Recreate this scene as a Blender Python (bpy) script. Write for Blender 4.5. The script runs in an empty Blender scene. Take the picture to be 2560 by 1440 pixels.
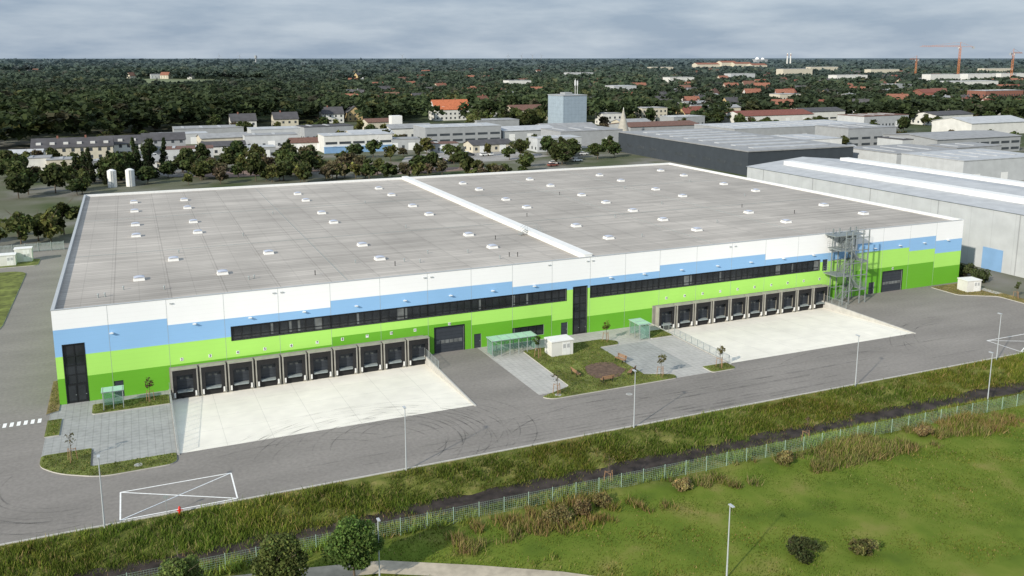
import bpy, bmesh, math, random
import numpy as np
from mathutils import Vector, Matrix
random.seed(7); RNG=np.random.default_rng(11)
S=bpy.context.scene; COL=S.collection

# ---------------------------------------------------------------- materials
def nt(name):
    m=bpy.data.materials.new(name); m.use_nodes=True
    n=m.node_tree.nodes; l=m.node_tree.links
    return m,n,l,n['Principled BSDF']
def node(n,t,**kw):
    x=n.new(t)
    for k,v in kw.items(): setattr(x,k,v)
    return x
def mat(name,col,rough=.75,var=.12,scale=1.5,metal=0,bump=0,spec=.3,scale2=None,stretch=None,detail=5):
    m,n,l,p=nt(name)
    p.inputs['Roughness'].default_value=rough; p.inputs['Metallic'].default_value=metal
    p.inputs['Specular IOR Level'].default_value=spec
    tc=node(n,'ShaderNodeTexCoord'); src=tc.outputs['Object']
    if stretch:
        mp=node(n,'ShaderNodeMapping'); mp.inputs['Scale'].default_value=stretch; l.new(src,mp.inputs[0]); src=mp.outputs[0]
    ns=node(n,'ShaderNodeTexNoise'); ns.inputs['Scale'].default_value=scale; ns.inputs['Detail'].default_value=detail; l.new(src,ns.inputs['Vector'])
    rp=node(n,'ShaderNodeMapRange'); rp.inputs[1].default_value=.3; rp.inputs[2].default_value=.7
    rp.inputs[3].default_value=1-var; rp.inputs[4].default_value=1+var; l.new(ns.outputs[0],rp.inputs[0])
    mx=node(n,'ShaderNodeVectorMath',operation='SCALE'); mx.inputs[0].default_value=col[:3]; l.new(rp.outputs[0],mx.inputs['Scale'])
    out=mx.outputs[0]
    for s2 in ([scale2] if isinstance(scale2,float) else (scale2 or [])):
        n2=node(n,'ShaderNodeTexNoise'); n2.inputs['Scale'].default_value=s2; n2.inputs['Detail'].default_value=3; l.new(tc.outputs['Object'],n2.inputs['Vector'])
        r2=node(n,'ShaderNodeMapRange'); r2.inputs[1].default_value=.3; r2.inputs[2].default_value=.7; r2.inputs[3].default_value=1-var; r2.inputs[4].default_value=1+var; l.new(n2.outputs[0],r2.inputs[0])
        m2=node(n,'ShaderNodeVectorMath',operation='SCALE'); l.new(out,m2.inputs[0]); l.new(r2.outputs[0],m2.inputs['Scale']); out=m2.outputs[0]
    l.new(out,p.inputs['Base Color'])
    if bump:
        b=node(n,'ShaderNodeBump'); b.inputs['Strength'].default_value=bump; b.inputs['Distance'].default_value=.05; l.new(ns.outputs[0],b.inputs['Height']); l.new(b.outputs[0],p.inputs['Normal'])
    return m
def grid_lines(m,axis_periods,width,dark,jit=None):
    """darken base colour along joint lines; axis_periods=[(axis,period,offset)]"""
    n=m.node_tree.nodes; l=m.node_tree.links; p=n['Principled BSDF']
    cur=p.inputs['Base Color'].links[0].from_socket
    tc=node(n,'ShaderNodeTexCoord'); sp=node(n,'ShaderNodeSeparateXYZ'); l.new(tc.outputs['Object'],sp.inputs[0])
    for ax,per,off in axis_periods:
        a=node(n,'ShaderNodeMath',operation='ADD'); a.inputs[1].default_value=off; l.new(sp.outputs[ax],a.inputs[0])
        w=node(n,'ShaderNodeMath',operation='PINGPONG'); w.inputs[1].default_value=per/2; l.new(a.outputs[0],w.inputs[0])
        c=node(n,'ShaderNodeMath',operation='LESS_THAN'); c.inputs[1].default_value=width; l.new(w.outputs[0],c.inputs[0])
        r=node(n,'ShaderNodeMapRange'); r.inputs[3].default_value=1; r.inputs[4].default_value=dark; l.new(c.outputs[0],r.inputs[0])
        s=node(n,'ShaderNodeVectorMath',operation='SCALE'); l.new(cur,s.inputs[0]); l.new(r.outputs[0],s.inputs['Scale']); cur=s.outputs[0]
    l.new(cur,p.inputs['Base Color'])
def strips(m,ax,width,amt):
    """each roofing strip gets its own slight tone"""
    n=m.node_tree.nodes; l=m.node_tree.links; p=n['Principled BSDF']; cur=p.inputs['Base Color'].links[0].from_socket
    tc=node(n,'ShaderNodeTexCoord'); sp=node(n,'ShaderNodeSeparateXYZ'); l.new(tc.outputs['Object'],sp.inputs[0])
    d=node(n,'ShaderNodeMath',operation='DIVIDE'); d.inputs[1].default_value=width; l.new(sp.outputs[ax],d.inputs[0]); f=node(n,'ShaderNodeMath',operation='FLOOR'); l.new(d.outputs[0],f.inputs[0])
    d2=node(n,'ShaderNodeMath',operation='DIVIDE'); d2.inputs[1].default_value=13.74; l.new(sp.outputs[0],d2.inputs[0]); f2=node(n,'ShaderNodeMath',operation='FLOOR'); l.new(d2.outputs[0],f2.inputs[0])
    c=node(n,'ShaderNodeCombineXYZ'); l.new(f.outputs[0],c.inputs[0]); l.new(f2.outputs[0],c.inputs[1]); wn=node(n,'ShaderNodeTexWhiteNoise'); l.new(c.outputs[0],wn.inputs['Vector'])
    r=node(n,'ShaderNodeMapRange'); r.inputs[3].default_value=1-amt; r.inputs[4].default_value=1+amt; l.new(wn.outputs['Value'],r.inputs[0])
    s=node(n,'ShaderNodeVectorMath',operation='SCALE'); l.new(cur,s.inputs[0]); l.new(r.outputs[0],s.inputs['Scale']); l.new(s.outputs[0],p.inputs['Base Color'])
def glass(name,col=(.02,.024,.028),rough=.08):
    m=mat(name,col,rough,.3,.6,spec=.6); return m
def leafmat(name,rand=.25,trans=.25,rough=.8):
    m,n,l,p=nt(name)
    at=node(n,'ShaderNodeAttribute',attribute_name='Col')
    oi=node(n,'ShaderNodeObjectInfo'); r=node(n,'ShaderNodeMapRange'); r.inputs[3].default_value=1-rand; r.inputs[4].default_value=1+rand; l.new(oi.outputs['Random'],r.inputs[0])
    s=node(n,'ShaderNodeVectorMath',operation='SCALE'); l.new(at.outputs['Color'],s.inputs[0]); l.new(r.outputs[0],s.inputs['Scale'])
    hs=node(n,'ShaderNodeHueSaturation'); 
    m3=node(n,'ShaderNodeMath',operation='FRACT'); m4=node(n,'ShaderNodeMath',operation='MULTIPLY'); m4.inputs[1].default_value=7.3; l.new(oi.outputs['Random'],m4.inputs[0]); l.new(m4.outputs[0],m3.inputs[0])
    r2=node(n,'ShaderNodeMapRange'); r2.inputs[3].default_value=.5-.025*rand*4; r2.inputs[4].default_value=.5+.015*rand*4; l.new(m3.outputs[0],r2.inputs[0]); l.new(r2.outputs[0],hs.inputs['Hue'])
    l.new(s.outputs[0],hs.inputs['Color'])
    l.new(hs.outputs[0],p.inputs['Base Color']); p.inputs['Roughness'].default_value=rough; p.inputs['Specular IOR Level'].default_value=.15
    tr=node(n,'ShaderNodeBsdfTranslucent'); l.new(hs.outputs[0],tr.inputs[0])
    mx=node(n,'ShaderNodeMixShader'); mx.inputs[0].default_value=trans
    o=n['Material Output']; l.new(p.outputs[0],mx.inputs[1]); l.new(tr.outputs[0],mx.inputs[2]); l.new(mx.outputs[0],o.inputs[0])
    return m
M={}
M['white']=mat('white_cladding',(.86,.87,.88),.5,.02,.15); M['blue']=mat('blue_cladding',(.265,.48,.76),.5,.03,.15)
M['lgreen']=mat('light_green_cladding',(.39,.74,.14),.5,.03,.15); M['dgreen']=mat('dark_green_cladding',(.135,.40,.027),.5,.03,.15)
for k in ('white','blue','lgreen','dgreen'): grid_lines(M[k],[(2,.6,0)],.012,.93)
M['joint']=mat('joint_seal',(.34,.37,.37),.7,.05)
M['black']=mat('black_frame',(.016,.018,.020),.45,.1); M['slate']=mat('slate_door_paint',(.04,.047,.058),.45,.1)
grid_lines(M['slate'],[(2,.5,0)],.02,.5)
M['glass']=glass('window_glass'); M['glassgrey']=mat('window_glass_blind',(.14,.15,.15),.25,.4,.9)
M['conc']=mat('grey_concrete',(.36,.35,.32),.85,.15,1.2,scale2=.2); M['apron']=mat('pale_concrete',(.75,.715,.63),.85,.055,.5,scale2=[.09,.025])
grid_lines(M['apron'],[(0,5.0,2.3),(1,4.75,.2)],.03,.80)
M['framegrey']=mat('dock_frame_concrete',(.31,.30,.265),.8,.14,1.0); M['plinth']=mat('dock_wall_concrete',(.25,.24,.215),.85,.14,.8)
M['rubber']=mat('black_curtain',(.018,.018,.019),.6,.2); M['steel']=mat('galvanised_steel',(.33,.37,.37),.5,.12,2,metal=.2); M['stairsteel']=mat('stair_steel',(.24,.27,.27),.55,.15,2,metal=.2)
M['alu']=mat('pale_metal_trim',(.74,.75,.74),.5,.05); M['parapet']=mat('parapet_metal',(.42,.44,.45),.5,.06)
M['roof']=mat('roof_membrane',(.395,.365,.328),.85,.12,.25,scale2=[.03,.11],stretch=(.22,3.6,1),detail=9)
strips(M['roof'],1,1.05,.09); grid_lines(M['roof'],[(1,1.05,0)],.07,.74); grid_lines(M['roof'],[(0,6.87,0)],.07,.76); grid_lines(M['roof'],[(0,3.435,.4)],.05,.86)
M['dome']=mat('skylight_dome',(.44,.47,.55),.25,.05,spec=.5); M['curb']=mat('skylight_curb',(.74,.74,.72),.6,.05)
M['asph']=mat('worn_asphalt',(.222,.206,.188),.9,.10,.16,scale2=[2.5,.045],detail=9,spec=.2,stretch=(.45,1.6,1))
M['pave']=mat('grey_pavers',(.32,.325,.31),.85,.10,.35,scale2=1.6); grid_lines(M['pave'],[(0,.8,0),(1,.8,0)],.05,.84)
M['pave2']=mat('pale_pavers',(.41,.40,.375),.85,.08,.35,scale2=1.6); grid_lines(M['pave2'],[(0,.8,0),(1,.8,0)],.05,.87)
M['kerb']=mat('kerb_concrete',(.45,.44,.41),.85,.12,1.2); M['paint']=mat('road_paint',(.82,.82,.80),.7,.12,3)
M['lawn']=mat('lawn',(.125,.145,.035),.95,.35,.9,scale2=.35,bump=.5); M['lawn2']=mat('dry_lawn',(.19,.15,.065),.95,.35,.9,scale2=.4,bump=.5)
M['mulch']=mat('bark_mulch',(.12,.08,.058),.95,.35,2.5,bump=.6); M['path']=mat('gravel_path',(.40,.35,.27),.95,.15,1.5,scale2=.3)
M['wood']=mat('weathered_wood',(.30,.18,.10),.8,.2,3); M['bark']=mat('tree_bark',(.12,.095,.07),.9,.3,4)
M['red']=mat('red_paint',(.6,.03,.02),.4,.05); M['grglass']=mat('green_tinted_glass',(.36,.56,.48),.15,.08,spec=.6)
M['lampmetal']=mat('lamp_metal',(.42,.45,.47),.5,.05); M['lens']=mat('lamp_lens',(.7,.7,.66),.3,.05)
M['fence']=mat('green_fence_metal',(.30,.42,.34),.6,.1); M['leaf']=leafmat('leaves'); M['leaf0']=leafmat('grass_blades',0,.3)
M['water']=mat('ditch_water',(.040,.032,.028),.55,.6,.8,spec=.08,bump=.15)
def tinted(nm,c,v=.08,sc=.4,r=.8,**k): return mat(nm,c,r,v,sc,**k)
M['cream']=tinted('cream_render',(.56,.52,.42)); M['wallwhite']=tinted('white_render',(.64,.64,.61)); M['wallgrey']=tinted('grey_sheet_wall',(.32,.335,.345))
M['walllight']=tinted('light_sheet_wall',(.46,.48,.49)); grid_lines(M['walllight'],[(1,5.0,0)],.05,.85)
M['anth']=tinted('anthracite_wall',(.045,.055,.066)); M['roofgrey']=tinted('grey_sheet_roof',(.28,.285,.29),.15); M['rooflight']=tinted('light_sheet_roof',(.41,.425,.44),.12)
M['roofdark']=tinted('dark_tile_roof',(.075,.073,.078),.2); M['roofred']=tinted('red_tile_roof',(.19,.068,.05),.25,1); M['rooforange']=tinted('orange_tile_roof',(.44,.14,.065),.2,1)
M['roofclay']=tinted('clay_tile_roof',(.24,.105,.07),.25,1)
M['roofbrown']=tinted('brown_tile_roof',(.15,.08,.06),.25,1); M['ochre']=tinted('ochre_render',(.50,.38,.20)); M['brick']=tinted('brick_wall',(.24,.11,.08),.2,1)
M['silo']=tinted('blue_grey_sheet',(.30,.37,.43),.06); grid_lines(M['silo'],[(0,2.4,0),(1,2.4,0),(2,2.0,0)],.08,.85)
M['bluewall']=tinted('blue_render',(.20,.35,.56)); M['cone']=tinted('cone_shingle',(.38,.36,.31),.15,1); M['craneorange']=tinted('crane_orange',(.50,.20,.09))
M['tyre']=tinted('tyre_rubber',(.015,.015,.015))
M['win']=tinted('far_window_glass',(.06,.07,.08),.3,r=.2)
M['dirt']=tinted('bare_soil_yard',(.17,.145,.115),.25,.1); M['dirtred']=tinted('reddish_gravel_yard',(.22,.155,.13),.2,.1); M['lot']=tinted('pale_yard_surface',(.29,.28,.265),.15,.1); M['lotdark']=tinted('grey_yard_surface',(.18,.175,.165),.15,.1)

# ---------------------------------------------------------------- mesh builder
class MB:
    def __init__(s): s.v=[];s.f=[];s.m=[]
    def add(s,vs,fs,mi=0):
        o=len(s.v); s.v+= [tuple(v) for v in vs]; s.f+=[tuple(i+o for i in f) for f in fs]; s.m+=[mi]*len(fs); return s
    def box(s,x0,y0,z0,x1,y1,z1,mi=0):
        v=[(x0,y0,z0),(x1,y0,z0),(x1,y1,z0),(x0,y1,z0),(x0,y0,z1),(x1,y0,z1),(x1,y1,z1),(x0,y1,z1)]
        return s.add(v,[(0,3,2,1),(4,5,6,7),(0,1,5,4),(1,2,6,5),(2,3,7,6),(3,0,4,7)],mi)
    def cyl(s,p0,p1,r0,r1=None,n=8,mi=0,cap=True):
        r1=r0 if r1 is None else r1; p0=Vector(p0);p1=Vector(p1);d=(p1-p0).normalized()
        a=d.orthogonal().normalized(); b=d.cross(a); vs=[]
        for p,r in((p0,r0),(p1,r1)):
            for i in range(n):
                t=2*math.pi*i/n; vs.append(p+a*r*math.cos(t)+b*r*math.sin(t))
        fs=[(i,(i+1)%n,n+(i+1)%n,n+i) for i in range(n)]
        if cap: fs+=[tuple(range(n-1,-1,-1)),tuple(range(n,2*n))]
        return s.add(vs,fs,mi)
    def bar(s,p0,p1,w,mi=0): return s.cyl(p0,p1,w*.7,w*.7,4,mi)
    def quad(s,a,b,c,d,mi=0): return s.add([a,b,c,d],[(0,1,2,3)],mi)
    def prism(s,pts,z0,z1,mi=0):
        n=len(pts); ar=sum(pts[i][0]*pts[(i+1)%n][1]-pts[(i+1)%n][0]*pts[i][1] for i in range(n))
        if ar<0: pts=pts[::-1]
        vs=[(x,y,z0) for x,y in pts]+[(x,y,z1) for x,y in pts]
        return s.add(vs,[tuple(range(n-1,-1,-1)),tuple(range(n,2*n))]+[(i,(i+1)%n,n+(i+1)%n,n+i) for i in range(n)],mi)
    def mesh(s,name,mats):
        me=bpy.data.meshes.new(name); me.from_pydata(s.v,[],s.f)
        for m in (mats if isinstance(mats,(list,tuple)) else [mats]): me.materials.append(M[m] if isinstance(m,str) else m)
        me.polygons.foreach_set('material_index',s.m); me.update(); return me
def ob(name,data,parent=None,loc=(0,0,0),rot=0,**props):
    o=bpy.data.objects.new(name,data); COL.objects.link(o); o.location=loc
    if rot: o.rotation_euler[2]=rot
    if parent: o.parent=parent
    for k,v in props.items(): o[k]=v
    return o
def thing(name,label,cat,loc=(0,0,0),rot=0,group=None,data=None):
    o=ob(name,data,None,loc,rot,label=label,category=cat)
    if group:o['group']=group
    return o
def struct(name,data,**k): return ob(name,data,kind='structure',**k)
def part(parent,name,mb,mats,loc=(0,0,0),**k): return ob(name,mb.mesh(name,mats),parent,loc,**k)
def clone(root,loc,rot=0,scale=1,label=None):
    c=root.copy(); COL.objects.link(c); c.location=loc; c.rotation_euler[2]=rot
    c.scale=(scale,)*3 if not isinstance(scale,tuple) else scale
    if label:c['label']=label
    for ch in root.children:
        k=ch.copy(); COL.objects.link(k); k.parent=c
        for g in ch.children:
            q=g.copy(); COL.objects.link(q); q.parent=k
    return c

# ---------------------------------------------------------------- leaf/blade clouds
def quads_mesh(name,c,size,col,mt,rng=RNG,up=0.0,asp=1.0):
    N=len(c); nrm=rng.normal(size=(N,3)); nrm[:,2]+=up; nrm/=np.linalg.norm(nrm,axis=1)[:,None]
    a=np.cross(nrm,rng.normal(size=(N,3))); a/=np.linalg.norm(a,axis=1)[:,None]+1e-9; b=np.cross(nrm,a)
    s=np.asarray(size)[:,None]*.5
    V=np.stack([c-a*s-b*s*asp*.6,c+a*s-b*s*asp,c+a*s*.7+b*s*asp,c-a*s+b*s*asp*.7],1).reshape(-1,3)
    me=bpy.data.meshes.new(name); me.vertices.add(4*N); me.vertices.foreach_set('co',V.astype(np.float32).ravel())
    me.loops.add(4*N); me.loops.foreach_set('vertex_index',np.arange(4*N,dtype=np.int32))
    me.polygons.add(N); me.polygons.foreach_set('loop_start',np.arange(0,4*N,4,dtype=np.int32))
    me.update(calc_edges=True)
    ca=me.color_attributes.new('Col','FLOAT_COLOR','POINT'); C=np.ones((4*N,4),np.float32); C[:,:3]=np.repeat(col,4,0); ca.data.foreach_set('color',C.ravel())
    me.materials.append(M[mt]); return me
def blades_mesh(name,p,h,w,col,mt='leaf0',rng=RNG,lean=.35):
    N=len(p); th=rng.uniform(0,2*math.pi,N); a=np.stack([np.cos(th),np.sin(th),np.zeros(N)],1)
    tip=p+np.stack([rng.normal(0,lean,N)*h,rng.normal(0,lean,N)*h,h],1)
    V=np.stack([p-a*w[:,None],p+a*w[:,None],tip],1).reshape(-1,3)
    me=bpy.data.meshes.new(name); me.vertices.add(3*N); me.vertices.foreach_set('co',V.astype(np.float32).ravel())
    me.loops.add(3*N); me.loops.foreach_set('vertex_index',np.arange(3*N,dtype=np.int32))
    me.polygons.add(N); me.polygons.foreach_set('loop_start',np.arange(0,3*N,3,dtype=np.int32)); me.update(calc_edges=True)
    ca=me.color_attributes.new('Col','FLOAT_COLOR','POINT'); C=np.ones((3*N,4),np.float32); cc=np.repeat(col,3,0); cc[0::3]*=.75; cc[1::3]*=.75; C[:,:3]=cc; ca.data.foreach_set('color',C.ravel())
    me.materials.append(M[mt]); return me
def crown(name,n,rx,rz,zc,leaf,seed,col,lobes=16,conic=False,mt='leaf'):
    r=np.random.default_rng(seed); d=r.normal(size=(lobes,3)); d/=np.linalg.norm(d,axis=1)[:,None]
    cen=d*np.array([rx,rx,rz])*r.uniform(.35,.8,(lobes,1)); lr=r.uniform(.22,.48,lobes)*rx
    if conic:
        t=np.linspace(-1,1,lobes); th=r.uniform(0,6.28,lobes); rad=rx*(1-(t+1)/2)*.6
        cen=np.stack([rad*np.cos(th),rad*np.sin(th),t*rz],1); lr=rx*(.62-.42*(t+1)/2)
    k=r.integers(0,lobes,n); dd=r.normal(size=(n,3)); dd/=np.linalg.norm(dd,axis=1)[:,None]
    p=cen[k]+dd*(lr[k]*r.uniform(0,1,n)**.35)[:,None]*np.array([1,1,.8]); 
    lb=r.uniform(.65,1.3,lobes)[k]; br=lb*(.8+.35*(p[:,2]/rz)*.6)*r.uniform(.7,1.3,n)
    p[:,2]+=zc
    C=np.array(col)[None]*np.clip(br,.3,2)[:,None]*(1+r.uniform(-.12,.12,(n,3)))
    return quads_mesh(name,p,leaf*r.uniform(.6,1.3,n),C,mt,r,up=.3)
def trunk(h,r,limbs,spread,seed,z0=.35):
    rr=random.Random(seed); b=MB(); b.cyl((0,0,-.1),(rr.uniform(-.02,.02)*h,0,h*.62),r,r*.55,7); b.cyl((0,0,h*.60),(0,.02*h,h*.9),r*.55,r*.15,5)
    for i in range(limbs):
        t=rr.uniform(z0,.75)*h; a=rr.uniform(0,6.28); L=spread*rr.uniform(.5,.85)
        e=(L*math.cos(a),L*math.sin(a),t+L*rr.uniform(.5,1)); b.cyl((0,0,t),e,r*.4,r*.1,5)
        b.cyl(tuple(q*.6+(0,0,t)[j]*.4 for j,q in enumerate(e)),(e[0]*1.05+rr.uniform(-.3,.3)*L,e[1]+rr.uniform(-.3,.3)*L,e[2]+.3*L),r*.2,r*.05,4)
    return b

# ================================================================ GROUND
YS=-33.3
def zprof(y,x=0):
    pts=[(-33.3,0),(-34.8,-.02),(-39.9,-1.1),(-42.0,-1.1),(-44.0,-.2),(-46,0)]
    if y>=pts[0][0]:return 0
    for (a,za),(b,zb) in zip(pts,pts[1:]):
        if y>=b: return za+(zb-za)*(a-y)/(a-b)
    return 0
gb=MB()
X0,X1,Y0,Y1=-60,200,-120,105; B=30000
xs=[-B,X0,X1,B]; ys=[-B,Y0,Y1,B]
for i in range(3):
    for j in range(3):
        if i==1 and j==1: continue
        gb.quad((xs[i],ys[j],0),(xs[i+1],ys[j],0),(xs[i+1],ys[j+1],0),(xs[i],ys[j+1],0))
nx=261; yl=list(np.arange(-120,-60,2.0))+list(np.arange(-60,-46,1.0))+list(np.arange(-46,-33.3,.35))+[-33.3]
vs=[]
for y in yl:
    for i in range(nx):
        x=X0+i*(X1-X0)/(nx-1); e=min(1,max(0,(YS-y)/2))*(0 if i in(0,nx-1) or y==-120 else 1)*(1 if y>-46.5 else .28)
        vs.append((x,y,zprof(y)+e*(.10*math.sin(x*.45+y*.9)+.07*math.sin(x*1.3-y*.5)+random.uniform(-.04,.04))))
gb.add(vs,[(j*nx+i,j*nx+i+1,(j+1)*nx+i+1,(j+1)*nx+i) for j in range(len(yl)-1) for i in range(nx-1)])
gb.quad((153.2,YS,0),(X1,YS,0),(X1,Y1,0),(153.2,Y1,0)); gb.quad((X0,YS,0),(-45,YS,0),(-45,Y1,0),(X0,Y1,0))
m,n,l,p=nt('ground_vegetation'); p.inputs['Roughness'].default_value=.95; p.inputs['Specular IOR Level'].default_value=.1
tc=node(n,'ShaderNodeTexCoord'); sp=node(n,'ShaderNodeSeparateXYZ'); l.new(tc.outputs['Object'],sp.inputs[0])
def noise(sc,det=5,st=None):
    s=node(n,'ShaderNodeTexNoise'); s.inputs['Scale'].default_value=sc; s.inputs['Detail'].default_value=det; l.new(tc.outputs['Object'],s.inputs['Vector']); return s.outputs[0]
def ramp(f,stops):
    r=node(n,'ShaderNodeValToRGB'); l.new(f,r.inputs[0]); e=r.color_ramp.elements
    while len(e)<len(stops): e.new(.5)
    for el,(q,c) in zip(e,stops): el.position=q; el.color=(*c,1)
    return r.outputs[0]
def mix(f,a,b):
    x=node(n,'ShaderNodeMix',data_type='RGBA'); 
    if isinstance(f,float): x.inputs[0].default_value=f
    else: l.new(f,x.inputs[0])
    l.new(a,x.inputs[6]); l.new(b,x.inputs[7]); return x.outputs[2]
def mrange(v,a,b):
    r=node(n,'ShaderNodeMapRange'); r.inputs[1].default_value=a; r.inputs[2].default_value=b; l.new(v,r.inputs[0]); return r.outputs[0]
meadow=ramp(noise(.22,7),[(.3,(.075,.115,.016)),(.45,(.105,.150,.020)),(.57,(.135,.170,.028)),(.72,(.20,.185,.055))])
verge=ramp(noise(.7,7),[(.3,(.085,.105,.022)),(.5,(.125,.14,.032)),(.7,(.21,.185,.07))])
mid=ramp(noise(.035,6),[(.35,(.065,.085,.035)),(.5,(.12,.125,.085)),(.62,(.19,.185,.165)),(.75,(.10,.115,.06))])
town=ramp(noise(.01,6),[(.35,(.03,.045,.018)),(.6,(.045,.065,.025)),(.8,(.10,.11,.07))])
far_haze=ramp(noise(.0015,4),[(.3,(.085,.12,.14)),(.7,(.10,.135,.155))])  # bluish aerial haze painted into the distant ground colour
c=mix(mrange(sp.outputs[1],-47.5,-45.0),meadow,verge)
c=mix(mrange(sp.outputs[1],-33,-30),c,mid)
ln=node(n,'ShaderNodeVectorMath',operation='LENGTH'); l.new(tc.outputs['Object'],ln.inputs[0])
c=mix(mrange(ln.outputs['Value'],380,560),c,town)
c=mix(mrange(ln.outputs['Value'],1500,6500),c,far_haze); l.new(c,p.inputs['Base Color'])
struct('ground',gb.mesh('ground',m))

yb=MB(); xb=[-45,12.7,46.6,84.8,119.3,153.2]; yb_=[YS,-20.2,.3,105]
for i in range(5):
    for j in range(3):
        if j==1 and i in(1,3): continue
        yb.quad((xb[i],yb_[j],.004),(xb[i+1],yb_[j],.004),(xb[i+1],yb_[j+1],.004),(xb[i],yb_[j+1],.004))
struct('road',yb.mesh('road','asph'))
APR=[(12.7,46.6),(84.8,119.3)]
def zr(x,y):
    for a,b in APR:
        if a<=x<=b and -20.2<=y<=0:
            return .004 if y<-20.2 else (-1.05*(y+20.2)/18.8 if y<-1.4 else -1.05)+.006
    return .006
for a,b in APR:
    q=MB(); q.quad((a,-20.2,.004),(b,-20.2,.004),(b,-1.4,-1.05),(a,-1.4,-1.05)); q.quad((a,-1.4,-1.05),(b,-1.4,-1.05),(b,.3,-1.05),(a,.3,-1.05))
    struct('loading_apron',q.mesh('loading_apron','apron'))
def retaining(x,side,lab):
    w=.22; q=MB(); x0,x1=(x-w,x) if side<0 else (x,x+w)
    vs=[(x0,-20.6,0),(x0,0,-1.2),(x0,0,.12),(x0,-20.6,.12),(x1,-20.6,0),(x1,0,-1.2),(x1,0,.12),(x1,-20.6,.12)]
    q.add(vs,[(0,1,2,3),(4,7,6,5),(3,2,6,7),(0,3,7,4),(1,5,6,2),(0,4,5,1)])
    thing('retaining_wall',lab,'wall',data=q.mesh('retaining_wall','kerb'))
retaining(12.7,-1,'low concrete retaining wall beside the sunken loading apron'); retaining(46.6,1,'low concrete retaining wall beside the sunken loading apron')
retaining(84.8,-1,'low concrete retaining wall under the apron railing'); retaining(119.3,1,'low concrete retaining wall at the apron edge near the fire stair')

kb=MB(); kb.box(-45,YS-.18,-.3,153,YS,.10); struct('kerb',kb.mesh('kerb','kerb'))
def rnd(pts,rads,seg=5):
    out=[];n=len(pts)
    for i,(p,r) in enumerate(zip(pts,rads)):
        if r<=0: out.append(p);continue
        p=Vector(p);a=(Vector(pts[i-1])-p).normalized();b=(Vector(pts[(i+1)%n])-p).normalized()
        s=p+a*r;e=p+b*r
        for k in range(seg+1):
            t=k/seg; q=s*(1-t)**2+p*2*t*(1-t)+e*t*t; out.append((q.x,q.y))
    return out
LAWNS=[]
def island(pts,rads=None,top='lawn',name='lawn',h=.12):
    pts=rnd(pts,rads) if rads else pts
    q=MB(); q.prism(pts,-.05,h); struct('kerb',q.mesh('kerb','kerb'))
    bm=bmesh.new(); f=bm.faces.new([bm.verts.new((x,y,h+.004)) for x,y in pts]); bmesh.ops.recalc_face_normals(bm,faces=[f])
    if f.normal.z<0: f.normal_flip()
    r=bmesh.ops.inset_region(bm,faces=[f],thickness=.14,use_even_offset=True)
    bmesh.ops.delete(bm,geom=r['faces'],context='FACES')
    me=bpy.data.meshes.new(name); bm.to_mesh(me); bm.free(); me.materials.append(M[top]); struct(name,me); LAWNS.append((pts,top))
def paving(pts,mt,z=.012,name='pavement'):
    q=MB(); q.prism(pts,-.02,z); struct(name,q.mesh(name,mt))
R_=lambda x0,y0,x1,y1:[(x0,y0),(x1,y0),(x1,y1),(x0,y1)]
paving([(-.9,-15.5),(-.9,-.0),(12.45,-.0),(12.45,-20.2),(4.2,-20.2),(4.2,-15.5)],'pave')
island([(-.9,-15.2),(4.0,-15.2),(4.0,-20.0),(12.4,-20.0),(12.4,-22.7),(5,-22.9),(1,-20.5),(-.9,-18)],[.6,.3,.2,.2,1.2,1.5,1.5,1],'lawn')
island(R_(-1.0,-10,.5,-5),None,'lawn'); island([(-1.3,9),(0,9),(0,-2.2),(-1.3,-3)],None,'lawn2'); island(R_(3.7,-5,12.4,-1.7),[.5,.0,.3,.5],'lawn')
paving([(54.9,-.0),(84.5,-.0),(84.5,-22.1),(71.4,-22.1),(71.4,-4),(60.3,-4),(60.3,-20.3),(55.4,-20.3)],'pave2')
paving(R_(71.6,-19.3,79.3,-7.2),'pave',.02)
island([(60.3,-4.2),(68,-3.9),(73.2,-3.9),(75.3,-5.6),(74.6,-7),(71.4,-7.1),(71.4,-19.4),(75,-20.9),(74.8,-22.3),(56.3,-22.4),(55.3,-21.3),(60.2,-19.3)],[.3,0,.4,.6,.3,.3,.2,.5,.5,.8,.5,.5],'lawn')
island(R_(80.5,-6.6,84.5,-3.3),[.4]*4,'lawn'); island([(80.3,-20),(84.4,-20),(84.4,-22.4),(80.3,-22.4)],[.3,.3,.8,.5],'lawn')
struct('mulch_bed',MB().prism([(67.3+random.uniform(2.3,3.6)*math.cos(t*math.pi/6+.2),-15.9+random.uniform(2.4,3.5)*math.sin(t*math.pi/6+.2)) for t in range(12)],.1,.16).mesh('mulch_bed','mulch'))
island([(-10.5,34),(-10.5,78.5),(-13,80),(-44,80),(-44,34)],[6,2,1,0,0],'lawn')
island([(-9,84.5),(-9,91),(-20,91),(-20,84.5)],[1]*4,'lawn')
island([(144.5,-1),(152.9,-1),(152.9,-17),(150.3,-17),(150.3,-10.5),(144.5,-7)],[.4,0,0,.8,1,.8],'lawn2')
paving(R_(151.2,-9.5,152.7,-5.2),'pave2',.16)
def line(x0,y0,x1,y1,w=.14,nm='road_marking'):
    d=Vector((x1-x0,y1-y0)).normalized(); o=Vector((-d.y,d.x))*w/2
    return [(x0+o.x,y0+o.y,.009),(x0-o.x,y0-o.y,.009),(x1-o.x,y1-o.y,.009),(x1+o.x,y1+o.y,.009)]
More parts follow.
